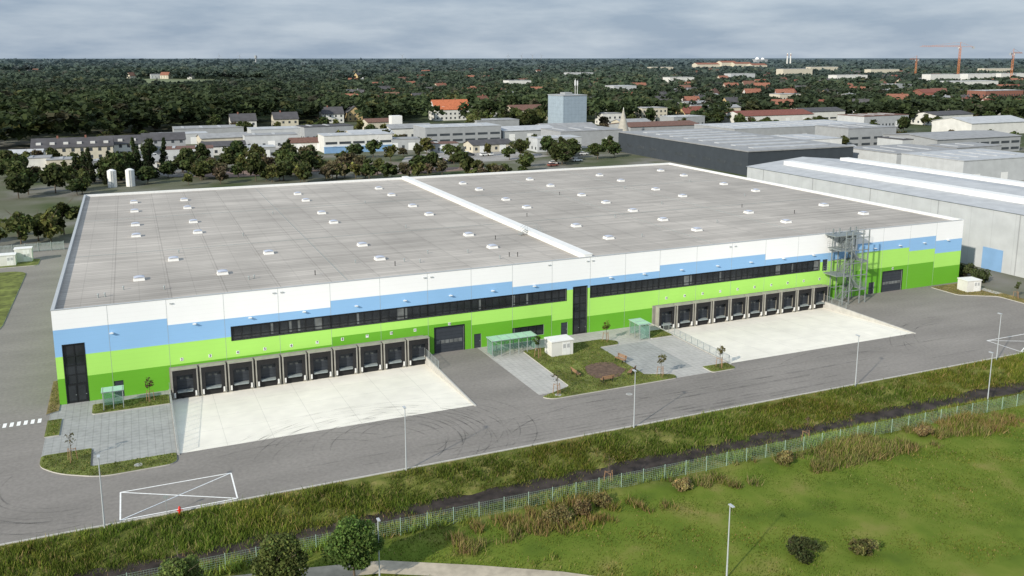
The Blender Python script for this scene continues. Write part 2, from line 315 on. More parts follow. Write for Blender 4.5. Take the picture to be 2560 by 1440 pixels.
for (a,b,c_,d) in [(6.9,-27.1,17.3,-32.9),(126.6,-27.3,138,-32.9)]:
    q=MB()
    for k,(s,e) in enumerate([((a,b),(c_,b)),((c_,b),(c_,d)),((c_,d),(a,d)),((a,d),(a,b)),((a,d),(c_,b)),((a,b),(c_,d))]):
        pts=line(*s,*e); pts=[(x,y,z+.0015*k) for x,y,z in pts]; q.quad(*pts)
    struct('road_marking',q.mesh('road_marking','paint'))
q=MB()
for i in range(22):
    x=-1.7-i*.72; q.quad((x-.38,-5.0,.009),(x,-5.0,.009),(x,-3.7,.009),(x-.38,-3.7,.009))
struct('zebra_crossing',q.mesh('zebra_crossing','paint'))
m,n,l,p=nt('tyre_mark'); p.inputs['Base Color'].default_value=(.07,.068,.065,1); p.inputs['Roughness'].default_value=.8
tr=node(n,'ShaderNodeBsdfTransparent'); mx=node(n,'ShaderNodeMixShader'); tc=node(n,'ShaderNodeTexCoord'); ns=node(n,'ShaderNodeTexNoise'); ns.inputs['Scale'].default_value=.35; l.new(tc.outputs['Object'],ns.inputs[0])
r=node(n,'ShaderNodeMapRange'); r.inputs[1].default_value=.4; r.inputs[2].default_value=.7; r.inputs[3].default_value=.02; r.inputs[4].default_value=.30; l.new(ns.outputs[0],r.inputs[0]); l.new(r.outputs[0],mx.inputs[0])
l.new(tr.outputs[0],mx.inputs[1]); l.new(p.outputs[0],mx.inputs[2]); l.new(mx.outputs[0],n['Material Output'].inputs[0]); M['skid']=m
q=MB(); lay=0
def arc(cx,cy,r,a0,a1,ry=1,w=.15):
    global lay
    lay+=1; N=50; pv=None
    for i in range(N+1):
        a=math.radians(a0+(a1-a0)*i/N); pts=[]
        for rr in(r-w/2,r+w/2):
            x=cx+rr*math.cos(a); y=cy+rr*math.sin(a)*ry; pts.append((x,y,zr(x,y)+.003+.0006*lay))
        ok=YS+.2<(cy+r*math.sin(a)*ry)
        if pv and ok: q.quad(pv[0],pv[1],pts[1],pts[0])
        pv=pts if ok else None
for i,(cx,cy,r,a0,a1,ry) in enumerate([(34,-27,6.3,-50,170,1),(34,-27,8.1,-40,160,1),(36,-26,5,-60,150,1),(38,-27,7.6,-50,120,1),(32,-28,11,0,150,1),(31,-27.5,13,10,140,.9),(40,-25,6,-80,90,1),(41,-26,8.5,-50,80,1),(36,-28,9.8,-20,110,1),(30,-29,9,20,160,1),(33,-25,12,20,130,.8),(28,-24,9,30,150,.7),
     (2,-22,6,150,290,1),(3,-21,8,150,280,1),(2,-21,9.6,160,280,1),(6,-18,14,190,262,1),(22,-40,18,50,110,1),(60,-44,19,60,130,1),(100,-40,17,50,120,1),(126,-34,16,70,150,1),(128,-30,13,80,170,1)]):
    arc(cx,cy,r,a0,a1,ry); arc(cx,cy,r+1.9,a0+3,a1-2,ry,.13)
for i in range(12):
    y=-23.5-i*.8+random.uniform(-.2,.2); xa=random.uniform(15,80); lay+=1
    q.quad((xa,y,.007+.0006*lay),(xa+random.uniform(25,60),y+random.uniform(-.4,.4),.007+.0006*lay),(xa+50,y+.2,.007+.0006*lay),(xa,y+.15,.007+.0006*lay))
struct('tyre_marks',q.mesh('tyre_marks','skid'))
struct('water',MB().quad((-60,-42.8,-.90),(200,-42.8,-.90),(200,-39.0,-.90),(-60,-39.0,-.90)).mesh('water','water'))
pp=[(8,-47.2),(15,-47.3),(21,-48.6),(27,-50.0),(34,-53.8),(40,-57.4),(45.5,-61.5),(52,-68),(58,-76)]; q=MB()
def off(i,s):
    a=Vector(pp[max(0,i-1)]);b=Vector(pp[min(len(pp)-1,i+1)]);d=(b-a).normalized();return (pp[i][0]-d.y*s,pp[i][1]+d.x*s,.12)
for i in range(len(pp)-1): q.quad(off(i,-.95),off(i+1,-.95),off(i+1,.95),off(i,.95))
struct('path',q.mesh('path','path'))

# ================================================================ WAREHOUSE
W=152.8; D=99.0; H=11.95; RZ=11.55
wh=thing('warehouse','large flat-roofed warehouse with striped cladding and two dock rows','warehouse')
pan=[0,6.1,12.9,19.8,26.7,33.6,40.5,47.4,54,60.5,67,73.5,79.7,86,93,99.9,106.8,113.7,120.6,127,133,139.5,146,W]
def pw(x,t):
    for lim,v in t:
        if x<lim: return v
    return t[-1][1]
WB=[(12.9,9.5),(33.6,8.6),(60.5,9.5),(86,8.6),(106.8,9.5),(127,8.5),(146,9.5),(999,8.5)]
BL=[(33.6,6.1),(60.5,7.0),(86,7.2),(127,7.0),(139.5,7.85),(146,7.1),(999,6.1)]
LD=[(33.6,3.3),(54,4.35),(67,3.55),(127,2.65),(146,4.6),(999,3.4)]
OPN=[(20.6,69.4,5.6,7.4),(73.6,118.6,5.6,7.4),(.9,3.2,.0,7.5),(70.65,72.95,.0,7.5),(48.4,52.8,0,3.75),(6.2,7.3,0,2.15),(54.4,55.5,0,2.15),(68.6,69.7,0,2.15),(130.3,131.6,0,2.15),(60.5,65.7,.7,2.3),(133.5,138.2,0,3.75),(119.3,120.4,5.35,7.4)]
bx=sorted(set(pan+[o[0] for o in OPN]+[o[1] for o in OPN]+[12.7,46.6,84.8,119.3])); bz=sorted(set([-1.1,0,H]+[v for t in(WB,BL,LD) for _,v in t]+[o[2] for o in OPN]+[o[3] for o in OPN]))
q=MB()
for a,b in zip(bx,bx[1:]):
    xm=(a+b)/2
    for c0,c1 in zip(bz,bz[1:]):
        zm=(c0+c1)/2
        if any(o[0]<xm<o[1] and o[2]<zm<o[3] for o in OPN): continue
        mi=0 if zm>pw(xm,WB) else 1 if zm>pw(xm,BL) else 2 if zm>pw(xm,LD) else 3
        if zm<0: mi=4
        q.quad((a,0,c0),(b,0,c0),(b,0,c1),(a,0,c1),mi)
for o in OPN:  # reveals
    a,b,c0,c1=o; d=.22
    q.quad((a,0,c0),(a,0,c1),(a,d,c1),(a,d,c0),5);q.quad((b,0,c0),(b,d,c0),(b,d,c1),(b,0,c1),5);q.quad((a,0,c1),(b,0,c1),(b,d,c1),(a,d,c1),5);q.quad((a,0,c0),(a,d,c0),(b,d,c0),(b,0,c0),5)
for x in pan[1:-1]:
    seg=[(0,H)]
    for o in OPN:
        if o[0]-.02<x<o[1]+.02: seg=[(0,o[2]),(o[3],H)] if o[2]>0 else [(o[3],H)]
    for s0,s1 in seg: q.box(x-.018,-.012,s0,x+.018,.004,s1,5)
part(wh,'front_wall',q,['white','blue','lgreen','dgreen','conc','joint'],label='striped front wall in white, blue, light green and dark green')
for nm,(x0,y0,x1,y1),fl in [('side_wall',(0,0,0,D),0),('side_wall',(W,0,W,D),1),('rear_wall',(0,D,W,D),0)]:
    s=MB()
    for zz0,zz1,mi in [(-.2,3.3,3),(3.3,6.1,2),(6.1,9,1),(9,H,0)]: s.quad((x0,y0,zz0),(x1,y1,zz0),(x1,y1,zz1),(x0,y0,zz1),mi)
    part(wh,nm,s,['white','blue','lgreen','dgreen'])
q=MB().quad((.3,.3,RZ),(W-.3,.3,RZ),(W-.3,D-.3,RZ),(.3,D-.3,RZ)); roof=part(wh,'roof',q,'roof')
q=MB(); t=.32
q.box(0,0.002,RZ-.1,t,D,H+.05); q.box(W-t,.002,RZ-.1,W,D,H+.05,1); q.box(t,D-t,RZ-.1,W-t,D,H+.05,1); q.box(t,.002,RZ-.1,W-t,t,H+.03)
q.box(-.05,-.04,H+.05,t+.03,D+.04,H+.11,0); q.box(W-t-.03,-.04,H+.05,W+.05,D+.04,H+.11,1); q.box(t+.03,D-t,H+.05,W-t-.03,D+.04,H+.11,1); q.box(t+.03,-.05,H+.03,W-t-.03,t,H+.09,0)
part(wh,'parapet',q,['parapet','alu'])
part(wh,'fire_wall',MB().box(72.75,.33,RZ-.05,73.95,D-.33,RZ+.75,0).box(72.6,.30,RZ+.75,74.1,D-.3,RZ+.83,1),['alu','curb'],label='white raised fire wall running across the roof')
cu=MB(); s=.76
cu.add([(-s,-s,0),(s,-s,0),(s,s,0),(-s,s,0),(-.66,-.66,.34),(.66,-.66,.34),(.66,.66,.34),(-.66,.66,.34)],[(0,1,5,4),(1,2,6,5),(2,3,7,6),(3,0,4,7),(4,5,6,7)]); cu.box(-.71,-.71,.34,.71,.71,.40)
dm=MB(); N=8; vs=[];fs=[]
for j in range(N+1):
    for i in range(N+1):
        u=-1+2*i/N;v=-1+2*j/N; vs.append((u*.66,v*.66,.405+.22*math.cos(u*1.45)**.5*math.cos(v*1.45)**.5))
dm.add(vs,[(j*(N+1)+i,j*(N+1)+i+1,(j+1)*(N+1)+i+1,(j+1)*(N+1)+i) for j in range(N) for i in range(N)])
cum=cu.mesh('skylight','curb'); dmm=dm.mesh('dome','dome')
for pl in dmm.polygons: pl.use_smooth=True
SK=[(10,86),(10,74),(10,58),(10,47),(20,85),(20,74),(20,57),(20,46),(15,25),(10,14),(21,13),(29,24)]+[(44,y) for y in(84,74,57,46,24,13)]+[(63,y) for y in(85,74,58,47,25,14)]+[(84,y) for y in(85,74,58,47,25,13)]+[(102,y) for y in(85,73,57,46,35,24,13)]+[(122,y) for y in(85,74,58,47,24,13)]+[(142,y) for y in(87,76,59,47,25,14)]
for x,y in SK:
    a=ob('skylight',cum,wh,(x,y,RZ)); ob('dome',dmm,a)
vpm=MB().cyl((0,0,0),(0,0,.6),.06).cyl((0,0,.6),(0,0,.68),.1,.08).mesh('vent_pipe','rubber')
vgm=MB().cyl((0,0,0),(0,0,.45),.08).cyl((0,0,.45),(0,0,.53),.15,.1).mesh('vent_pipe','steel')
for x,y in [(24,8),(24.8,8.4),(45,8),(47,10),(49,8.5),(8,9),(16,30),(40,12),(52,14),(58,12),(66,20),(90,12),(95,30),(110,18),(112,40),(130,20),(135,42),(125,30),(27,40),(35,60),(55,36),(55,66),(98,60),(80,38),(116,62),(137,66),(5,6),(5.8,6.2),(13,7),(33,7),(61,6),(63,7),(64.2,6.5)]:
    ob('vent_pipe',random.choice([vpm,vgm,vgm]),wh,(x,y,RZ))
q=MB()
for sx,dx in((71.2,1),(75.5,-1)):
    for k in range(5): q.box(min(sx+dx*k*.28,sx+dx*(k*.28+.25)),21.2,RZ+.17*(k+1)-.03,max(sx+dx*k*.28,sx+dx*(k*.28+.25)),22.2,RZ+.17*(k+1))
    for yy in(21.2,22.2):
        q.bar((sx,yy,RZ),(sx,yy,RZ+1),.03); q.bar((sx,yy,RZ+1),(sx+dx*1.3,yy,RZ+1.9),.03); q.bar((sx+dx*1.3,yy,RZ+.85),(sx+dx*1.3,yy,RZ+1.9),.03); q.bar((sx,yy,RZ+.5),(sx+dx*1.3,yy,RZ+1.4),.03)
for yy in(21.2,22.2): q.bar((72.5,yy,RZ+1.9),(74.2,yy,RZ+1.9),.03)
part(wh,'crossing_steps',q,'steel')
for x in (36.5,98,118): part(wh,'lightning_conductor',MB().box(x,1,RZ+.01,x+.05,D-1,RZ+.06),'steel')
for y in (33,66): part(wh,'lightning_conductor',MB().box(1,y,RZ+.01,72.5,y+.04,RZ+.06),'steel'); part(wh,'lightning_conductor',MB().box(74.3,y,RZ+.01,W-1,y+.04,RZ+.06),'steel')
def window(x0,x1,z0,z1,step,name='window',rows=(),blind=.0,seed=1):
    rr=random.Random(seed); w=part(wh,name,MB().box(x0,.10,z0,x1,.2,z0+.09).box(x0,.10,z1-.09,x1,.2,z1).box(x0,.10,z0+.09,x0+.08,.2,z1-.09).box(x1-.08,.10,z0+.09,x1,.2,z1-.09),'black')
    n=max(1,round((x1-x0)/step)); g=MB(); mm=MB().box(-.045,.09,z0+.09,.045,.19,z1-.09).mesh('mullion','black')
    for i in range(n):
        a=x0+(x1-x0)*i/n; b=x0+(x1-x0)*(i+1)/n
        if i: ob('mullion',mm,w,(a,0,0))
        r_=rr.random()
        g.quad((a+.02,.17,z0+.02),(b-.02,.17,z0+.02),(b-.02,.17,z1-.02),(a+.02,.17,z1-.02),1 if r_<blind*.4 else 0)
        if blind*.5<r_<blind*2.0: g.quad((a+.1,.165,z0+.15),(a+.45,.165,z0+.15),(a+.45,.165,z1-.12),(a+.1,.165,z1-.12),1)
    for z in rows: ob('transom',MB().box(x0+.08,.085,z-.04,x1-.08,.18,z+.04).mesh('transom','black'),w)
    ob('glass_pane',g.mesh('glass_pane',['glass','glassgrey']),w); return w
for a,b in zip([20.6,26.7,33.6,40.5,47.4,54,60.5,67],[26.7,33.6,40.5,47.4,54,60.5,67,69.4]):
    window(a+.03,b-.03,5.6,7.4,1.1,'ribbon_window',(6.1,),.16,int(a))
for a,b in zip([73.6,79.7,86,93,99.9,106.8,113.7],[79.7,86,93,99.9,106.8,113.7,118.6]):
    window(a+.03,b-.03,5.6,7.4,1.1,'ribbon_window',(6.1,),.07,int(a))
window(60.5,65.7,.7,2.3,1.3,blind=.1); window(.9,3.2,2.4,7.5,1.15,'stairwell_window',(3.6,4.8,6.0),.05); window(70.65,72.95,2.4,7.5,1.15,'stairwell_window',(3.6,4.8,6.0),.05)
def door(x0,x1,z0,z1,name='door',mt='slate',panes=None):
    d=part(wh,name,MB().box(x0+.02,.08,z0,x1-.02,.16,z1-.02),mt)
    ob('handle',MB().box(x1-.22,.0,z0+1.0,x1-.10,.08,z0+1.05).mesh('handle','steel'),d)
    if panes:
        for a,b,c0,c1 in panes: ob('glass_pane',MB().box(a,.055,c0,b,.09,c1).mesh('glass_pane','glass'),d)
    return d
for x0,x1 in((6.2,7.3),(54.4,55.5),(68.6,69.7),(130.3,131.6)): door(x0,x1,0,2.15)
door(119.3,120.4,5.35,7.4)
for x0,x1 in((.9,3.2),(70.65,72.95)):
    xm=(x0+x1)/2; door(x0,xm,0,2.4,'entrance_door','black',[(x0+.2,xm-.15,.3,2.2)]); door(xm,x1,0,2.4,'entrance_door','black',[(xm+.15,x1-.2,.3,2.2)])
for x0,x1 in((48.4,52.8),(133.5,138.2)):
    g=part(wh,'roller_gate',MB().box(x0+.02,.10,0,x1-.02,.18,3.73),'slate')
    for k in range(6):
        a=x0+.2+(x1-x0-.4)*k/6; ob('glass_pane',MB().box(a+.05,.075,1.35,a+(x1-x0-.4)/6-.05,.105,1.85).mesh('glass_pane','glassgrey'),g)
    part(wh,'gate_frame',MB().box(x0-.14,-.03,0,x0,.05,3.9).box(x1,-.03,0,x1+.14,.05,3.9).box(x0,-.03,3.76,x1,.05,3.9),'black')
for x0,x1,z in((.9,3.2,7.5),(70.65,72.95,7.5)):
    part(wh,'window_surround',MB().box(x0-.1,-.03,0,x0,.05,z+.1).box(x1,-.03,0,x1+.1,.05,z+.1).box(x0,-.03,z,x1,.05,z+.1),'black')
for x0,x1 in((20.6,69.4),(73.6,118.6)):
    part(wh,'window_surround',MB().box(x0-.1,-.03,5.52,x0,.05,7.48).box(x1,-.03,5.52,x1+.1,.05,7.48).box(x0,-.03,7.4,x1,.05,7.48).box(x0,-.03,5.52,x1,.05,5.6),'black')
wlm=MB().box(-.22,-.40,0,.22,-.03,.08).box(-.06,-.05,-.1,.06,0,.12).mesh('wall_lamp','alu')
for x in [6.4,16.1,23,30,37.1,44,50.8,57.3,64,77,83,90,97,103.7,110.5,117,131,137,143,149]: ob('wall_lamp',wlm,wh,(x,0,8.4))
sc=MB().box(-.2,-.14,0,.2,-.001,.12).mesh('overflow_spout','parapet')
for x in [13.5,26.2,27.2,47,48,66.5,73,73.9,99.5,100.5,120]: ob('overflow_spout',sc,wh,(x,0,11.35))
for a,b in APR: part(wh,'dock_plinth',MB().box(a,-.25,-1.1,b,-.005,3.02),'plinth')
def numeral(txt,size):
    cu=bpy.data.curves.new('n','FONT'); cu.body=txt; cu.size=size; cu.align_x='CENTER'; cu.align_y='CENTER'; cu.offset=.014
    o=bpy.data.objects.new('n',cu); COL.objects.link(o); bpy.context.view_layer.update()
    me=bpy.data.meshes.new_from_object(o.evaluated_get(bpy.context.evaluated_depsgraph_get())); bpy.data.objects.remove(o)
    me.transform(Matrix.Rotation(math.pi/2,4,'X')); me.materials.clear(); me.materials.append(M['black']); return me
platem=MB().box(-.19,-.03,-.21,.19,-.002,.21).mesh('number_plate','alu')
def plate(x,z,t): 
    p_=ob('number_plate',platem,wh,(x,0,z)); ob('numeral',numeral(t,.46 if len(t)==1 else .36),p_,(0,-.036,0))
fr=MB(); fr.box(-1.60,-1.15,-.75,-1.44,-.25,2.85).box(1.44,-1.15,-.75,1.60,-.25,2.85).box(-1.60,-1.2,2.85,1.60,-.25,2.97).box(-1.60,-.95,-1.1,-1.15,-.25,-.75).box(1.15,-.95,-1.1,1.60,-.25,-.75)
frm=fr.mesh('dock_shelter','framegrey')
ctm=MB().box(-1.44,-1.1,-.5,-.98,-.98,2.84).box(.98,-1.1,-.5,1.44,-.98,2.84).box(-.98,-1.09,2.1,.98,-.99,2.84).mesh('curtain','rubber')
dr=MB().box(-1.3,-.38,.0,1.3,-.27,2.8).mesh('dock_door','slate')
dwl=MB().box(-.55,-.41,1.35,-.12,-.378,1.62).mesh('door_window','glassgrey'); dwr=MB().box(.12,-.41,1.35,.55,-.378,1.62).mesh('door_window','glassgrey')
lv=MB().box(-1.0,-.98,-.12,1.0,-.26,-.02).box(-.9,-1.2,-.16,.9,-.98,-.06).mesh('dock_leveller','steel')
pit=MB().box(-1.15,-.8,-1.1,1.15,-.27,-.13).mesh('leveller_pit','rubber')
bu=MB().box(-.10,-1.24,-.72,.10,-1.0,-.12).mesh('bumper','curb')
def dock(x):
    s=ob('dock_shelter',frm,wh,(x,0,0))
    for nm,me in(('curtain',ctm),('dock_door',dr),('door_window',dwl),('door_window',dwr),('dock_leveller',lv),('leveller_pit',pit)): ob(nm,me,s)
    ob('bumper',bu,s,(-1.28,0,0)); ob('bumper',bu,s,(1.28,0,0))
for i in range(10): dock(14.45+3.46*i); plate(14.3+3.46*i,3.9,str(2+i))
for i in range(10): dock(86.9+3.49*i); plate(87.4+3.49*i,4.0,str(13+i))
plate(50.6,4.2,'12'); plate(135.8,4.25,'23')

# ================================================================ FIRE STAIR
fs_=thing('fire_stair','tall galvanised steel fire escape stair against the warehouse front','stair')
zs=[0,2.65,5.3,7.5,9.7,11.9]; xa,xb2=121.8,124.4
for x in(120.6,122.0,124.4,125.7):
    for y in(-.7,-3.8): part(fs_,'column',MB().box(x-.08,y-.08,0,x+.08,y+.08,12.9),'stairsteel')
for z in(2.65,5.3,7.5,9.7,11.9): part(fs_,'beam',MB().box(120.5,-3.91,z-.3,125.8,-3.81,z-.16),'stairsteel'); part(fs_,'beam',MB().box(120.5,-.69,z-.3,125.8,-.6,z-.16),'stairsteel')
for k in range(5):
    z0_,z1_=zs[k],zs[k+1]; fwd=k%2==0; ya,yb3=(-2.2,-.8) if fwd else(-3.7,-2.3); xs0,xs1=(xa,xb2) if fwd else(xb2,xa); f=MB(); n_=13
    for i in range(n_):
        t0=i/n_; x=xs0+(xs1-xs0)*t0; z=z0_+(z1_-z0_)*(i+1)/n_; f.box(min(x,x+(xs1-xs0)/n_),ya,z-.04,max(x,x+(xs1-xs0)/n_),yb3,z)
    for y in(ya,yb3): 
        f.add([(xs0,y-.03,z0_-.1),(xs1,y-.03,z1_-.1),(xs1,y-.03,z1_+.12),(xs0,y-.03,z0_+.12),(xs0,y+.03,z0_-.1),(xs1,y+.03,z1_-.1),(xs1,y+.03,z1_+.12),(xs0,y+.03,z0_+.12)],[(0,1,2,3),(4,7,6,5),(3,2,6,7),(0,4,5,1)])
        for h in(.35,.7,1.05): f.bar((xs0,y,z0_+h),(xs1,y,z1_+h),.028)
        for i in range(7): t0=i/6; f.bar((xs0+(xs1-xs0)*t0,y,z0_+(z1_-z0_)*t0),(xs0+(xs1-xs0)*t0,y,z0_+(z1_-z0_)*t0+1.05),.025)
    part(fs_,'flight',f,'stairsteel')
def landing(x0,x1,z,y0=-3.8,y1=-.6):
    g=MB().box(x0,y0,z-.14,x1,y1,z)
    for h in(.35,.7,1.1):
        g.bar((x0,y0,z+h),(x1,y0,z+h),.026); g.bar((x0,y0,z+h),(x0,y1,z+h),.026); g.bar((x1,y0,z+h),(x1,y1,z+h),.026)
    for i in range(6):
        x=x0+(x1-x0)*i/5; g.bar((x,y0,z),(x,y0,z+1.1),.025)
    for i in range(4): y=y0+(y1-y0)*i/3; g.bar((x0,y,z),(x0,y,z+1.1),.025); g.bar((x1,y,z),(x1,y,z+1.1),.025)
    part(fs_,'landing',g,'stairsteel')
landing(124.4,125.8,2.65);landing(119.0,121.8,5.3);landing(124.4,125.8,7.5);landing(119.6,121.8,9.7);landing(119.4,126.0,11.95,-2.6,-.05)

# ================================================================ RAILINGS, STREET FURNITURE
def railing(x0,y0,x1,y1,z,label,h=1.1,dense=.14):
    t=thing('railing',label,'railing'); L=math.hypot(x1-x0,y1-y0); n_=max(2,int(L/1.5)); q=MB()
    P=lambda s:(x0+(x1-x0)*s,y0+(y1-y0)*s)
    for hh in(.1,h): q.bar((*P(0),z+hh),(*P(1),z+hh),.03)
    m_=int(L/dense)
    for i in range(m_): a=P(i/m_); q.bar((*a,z+.1),(*a,z+h),.012)
    part(t,'rail',q,'steel'); pm=MB().box(-.03,-.03,0,.03,.03,h).mesh('post','steel')
    for i in range(n_+1): a=P(i/n_); ob('post',pm,t,(*a,z))
railing(12.58,-.6,12.58,-20.4,.12,'grey steel railing on the wall beside the loading apron')
railing(46.72,-.4,46.72,-6.5,.12,'short grey steel railing beside the dock ramp')
railing(84.68,-3.6,84.68,-20.2,.12,'long grey steel railing along the sunken loading apron')
railing(119.42,-1,119.42,-6,.12,'short grey steel railing near the fire stair')
sl=thing('street_lamp','slim grey street lamp with a flat head on the grass verge','street lamp',(5.6,-33.75,0),group='lamps along the yard road')
part(sl,'pole',MB().cyl((0,0,-.3),(0,0,1.2),.085,.08,8).cyl((0,0,1.2),(0,0,6.8),.07,.045,8),'lampmetal')
part(sl,'lamp_head',MB().box(-.13,-.1,6.80,.13,.5,6.88).box(-.04,-.04,6.7,.04,.04,6.8),'lampmetal'); part(sl,'lens',MB().box(-.1,.05,6.775,.1,.45,6.798),'lens')
for x,y in[(34,-33.7),(61.2,-33.7),(94.3,-33.9),(119.9,-34.2)]: clone(sl,(x,y,0),0)
clone(sl,(106.5,-43.6,-.4),0,.93,'slim grey street lamp standing beside the drainage ditch'); clone(sl,(26.2,-52.4,0),math.pi,.86,'slim grey street lamp beside the gravel path'); clone(sl,(52.6,-62.6,0),math.pi,.95,'slim grey street lamp standing in the green meadow')
bn=thing('bench','wooden slatted bench on the lawn beside the bark mulch bed','bench',(65.4,-19.9,.13),group='benches around the mulch bed')
q=MB()
for k in range(4): q.box(-.9,-.25+k*.14,.42,.9,-.14+k*.14,.46)
part(bn,'seat',q,'wood'); q=MB()
for k in range(3): q.box(-.9,-.33-k*.03,.55+k*.15,.9,-.30-k*.03,.67+k*.15)
part(bn,'backrest',q,'wood')
lg=MB().box(-.04,-.3,0,.04,-.22,.42).box(-.04,.2,0,.04,.28,.42).box(-.04,-.38,.42,.04,-.32,.95).mesh('leg','rubber')
ob('leg',lg,bn,(-.7,0,0)); ob('leg',lg,bn,(.7,0,0))
clone(bn,(62.8,-16.2,.13),-1.57); clone(bn,(69.9,-18.6,.13),.7); clone(bn,(71.0,-13.8,.13),1.8)
m,n,l,p=nt('clear_glass_panel'); p.inputs['Base Color'].default_value=(.35,.5,.45,1); p.inputs['Roughness'].default_value=.1
tr=node(n,'ShaderNodeBsdfTransparent'); tr.inputs[0].default_value=(.75,.88,.83,1); mx=node(n,'ShaderNodeMixShader'); mx.inputs[0].default_value=.3
l.new(tr.outputs[0],mx.inputs[1]); l.new(p.outputs[0],mx.inputs[2]); l.new(mx.outputs[0],n['Material Output'].inputs[0]); M['clear']=m
def shelter(x,y,L,Wd,label,rot=0,racks=True):
    t=thing('shelter',label,'shelter',(x,y,.02),rot)
    nb=max(2,round(L/1.4)); pm=MB().box(-.04,-.04,0,.04,.04,2.3).mesh('post','steel')
    for i in range(nb+1):
        for yy in(0,-Wd): ob('post',pm,t,(L*i/nb,yy,0))
    part(t,'roof',MB().box(-.15,-Wd-.2,2.42,L+.15,.2,2.47),'grglass'); q=MB().box(-.15,-Wd-.1,2.3,L+.15,-Wd,2.41).box(-.15,0,2.3,L+.15,.1,2.41)
    for i in range(nb+1): q.box(L*i/nb-.03,-Wd,2.33,L*i/nb+.03,0,2.415); q.box(L*i/nb-.03,-Wd-.2,2.472,L*i/nb+.03,.2,2.50)
    part(t,'roof_frame',q,'steel')
    part(t,'back_panel',MB().box(.05,-.02,.25,L-.05,.02,2.1),'clear')
    part(t,'side_panel',MB().box(-.02,-Wd+.1,.25,.02,-.1,2.1),'clear'); part(t,'side_panel',MB().box(L-.02,-Wd+.1,.25,L+.02,-.1,2.1),'clear')
    if racks:
        for i in range(int(L/.8)): 
            q=MB(); x_=.4+i*.8; q.bar((x_,-.3,0),(x_,-.3,.8),.03);q.bar((x_,-.3,.8),(x_,-1.4,.8),.03);q.bar((x_,-1.4,0),(x_,-1.4,.8),.03); part(t,'bicycle_rack',q,'steel')
shelter(55.3,-3.0,6.8,1.9,'long bicycle shelter with green glass roof on pale paving')
shelter(80.3,-3.6,2.9,1.7,'small bicycle shelter with green glass roof beside the lawn',-math.pi/2)
shelter(5.0,-3.0,2.2,1.3,'small glass shelter beside the warehouse door',0,False)
def hut(x,y,rot,label,w=3.2,d=2.2,h=2.0):
    t=thing('transformer_hut',label,'hut',(x,y,.12),rot)
    part(t,'wall',MB().box(0,0,-.1,w,d,h),'wallwhite'); part(t,'roof',MB().box(-.1,-.1,h,w+.1,d+.1,h+.14),'curb')
    for k in(0,1):
        dd=part(t,'door',MB().box(w*.5+k*.62,-.03,.1,w*.5+.58+k*.62,-.002,h-.2),'alu')
        for j in range(5): ob('louvre',MB().box(w*.5+.08+k*.62,-.05,1.1+j*.12,w*.5+.5+k*.62,-.031,1.17+j*.12).mesh('louvre','wallgrey'),dd)
hut(63.0,-8.3,0,'white transformer hut with louvred doors on the lawn',3.4,2.3,2.1); hut(147.4,-6.4,-.15,'white transformer hut on a paved patch beside the yard',3.0,2.4); hut(-16.2,86,0,'white utility hut beside the side road',3.1,2.4,2.1)
hut(-13.5,88.7,0,'pale grey utility cabinet beside the fence',3.2,2,2.7)
t=thing('fire_hydrant','red fire hydrant on the grass beside the kerb','hydrant',(12.0,-34.2,0))
part(t,'barrel',MB().cyl((0,0,-.1),(0,0,.75),.12,.11,10).cyl((0,0,.75),(0,0,.95),.15,.06,10),'red'); part(t,'outlet',MB().cyl((-.24,0,.55),(.24,0,.55),.06,.06,8),'red')
t=thing('sign','small round sign on a thin post at the kerb','sign',(10.9,-33.6,0)); part(t,'post',MB().cyl((0,0,-.1),(0,0,2.0),.03,.03,6),'steel'); part(t,'sign_plate',MB().box(-.22,-.02,1.7,.22,.02,1.95),'steel')
for x,y in((8.6,-21.6),(66,-24.6),(57.5,-21.5)):
    t=thing('manhole_cover','round concrete manhole cover in the ground','manhole cover',(x,y,.008 if y<-23 else .13)); part(t,'rim',MB().cyl((0,0,0),(0,0,.015),.42,.42,20),'kerb'); part(t,'lid',MB().cyl((0,0,.015),(0,0,.024),.33,.33,20),'pave')
fe=thing('mesh_fence','long green wire mesh fence along the drainage ditch','fence')
q=MB(); fy=lambda x:-44.75-.019*x; fxs=[-20+2.5*i for i in range(67)]
zf=lambda x:zprof(fy(x))-.02
for a,b in zip(fxs,fxs[1:]):
    for h in(.1,.3,.5,.7,.9,1.1,1.3,1.5): q.bar((a,fy(a),zf(a)+h),(b,fy(b),zf(b)+h),.010)
    for k in range(12): x=a+(b-a)*k/12; q.bar((x,fy(x)-.02,zf(x)+.05),(x,fy(x)-.02,zf(x)+1.52),.009)
part(fe,'wire_mesh',q,'fence'); pm=MB().box(-.03,-.03,-.3,.03,.03,1.6).mesh('post','fence')
for x in fxs: ob('post',pm,fe,(x,fy(x),zf(x)))
t=thing('gate_fence','grey slatted metal fence across the side road','fence'); q=MB()
for i in range(60): q.box(-20+i*.25,99.3,.1,-19.86+i*.25,99.35,1.9)
q.box(-20,99.27,.3,-5,99.3,.38);q.box(-20,99.27,1.6,-5,99.3,1.68); part(t,'slats',q,'steel')
for i in range(7): part(t,'post',MB().box(-20+i*2.5-.06,99.2,0,-20+i*2.5+.06,99.26,2.05),'steel')

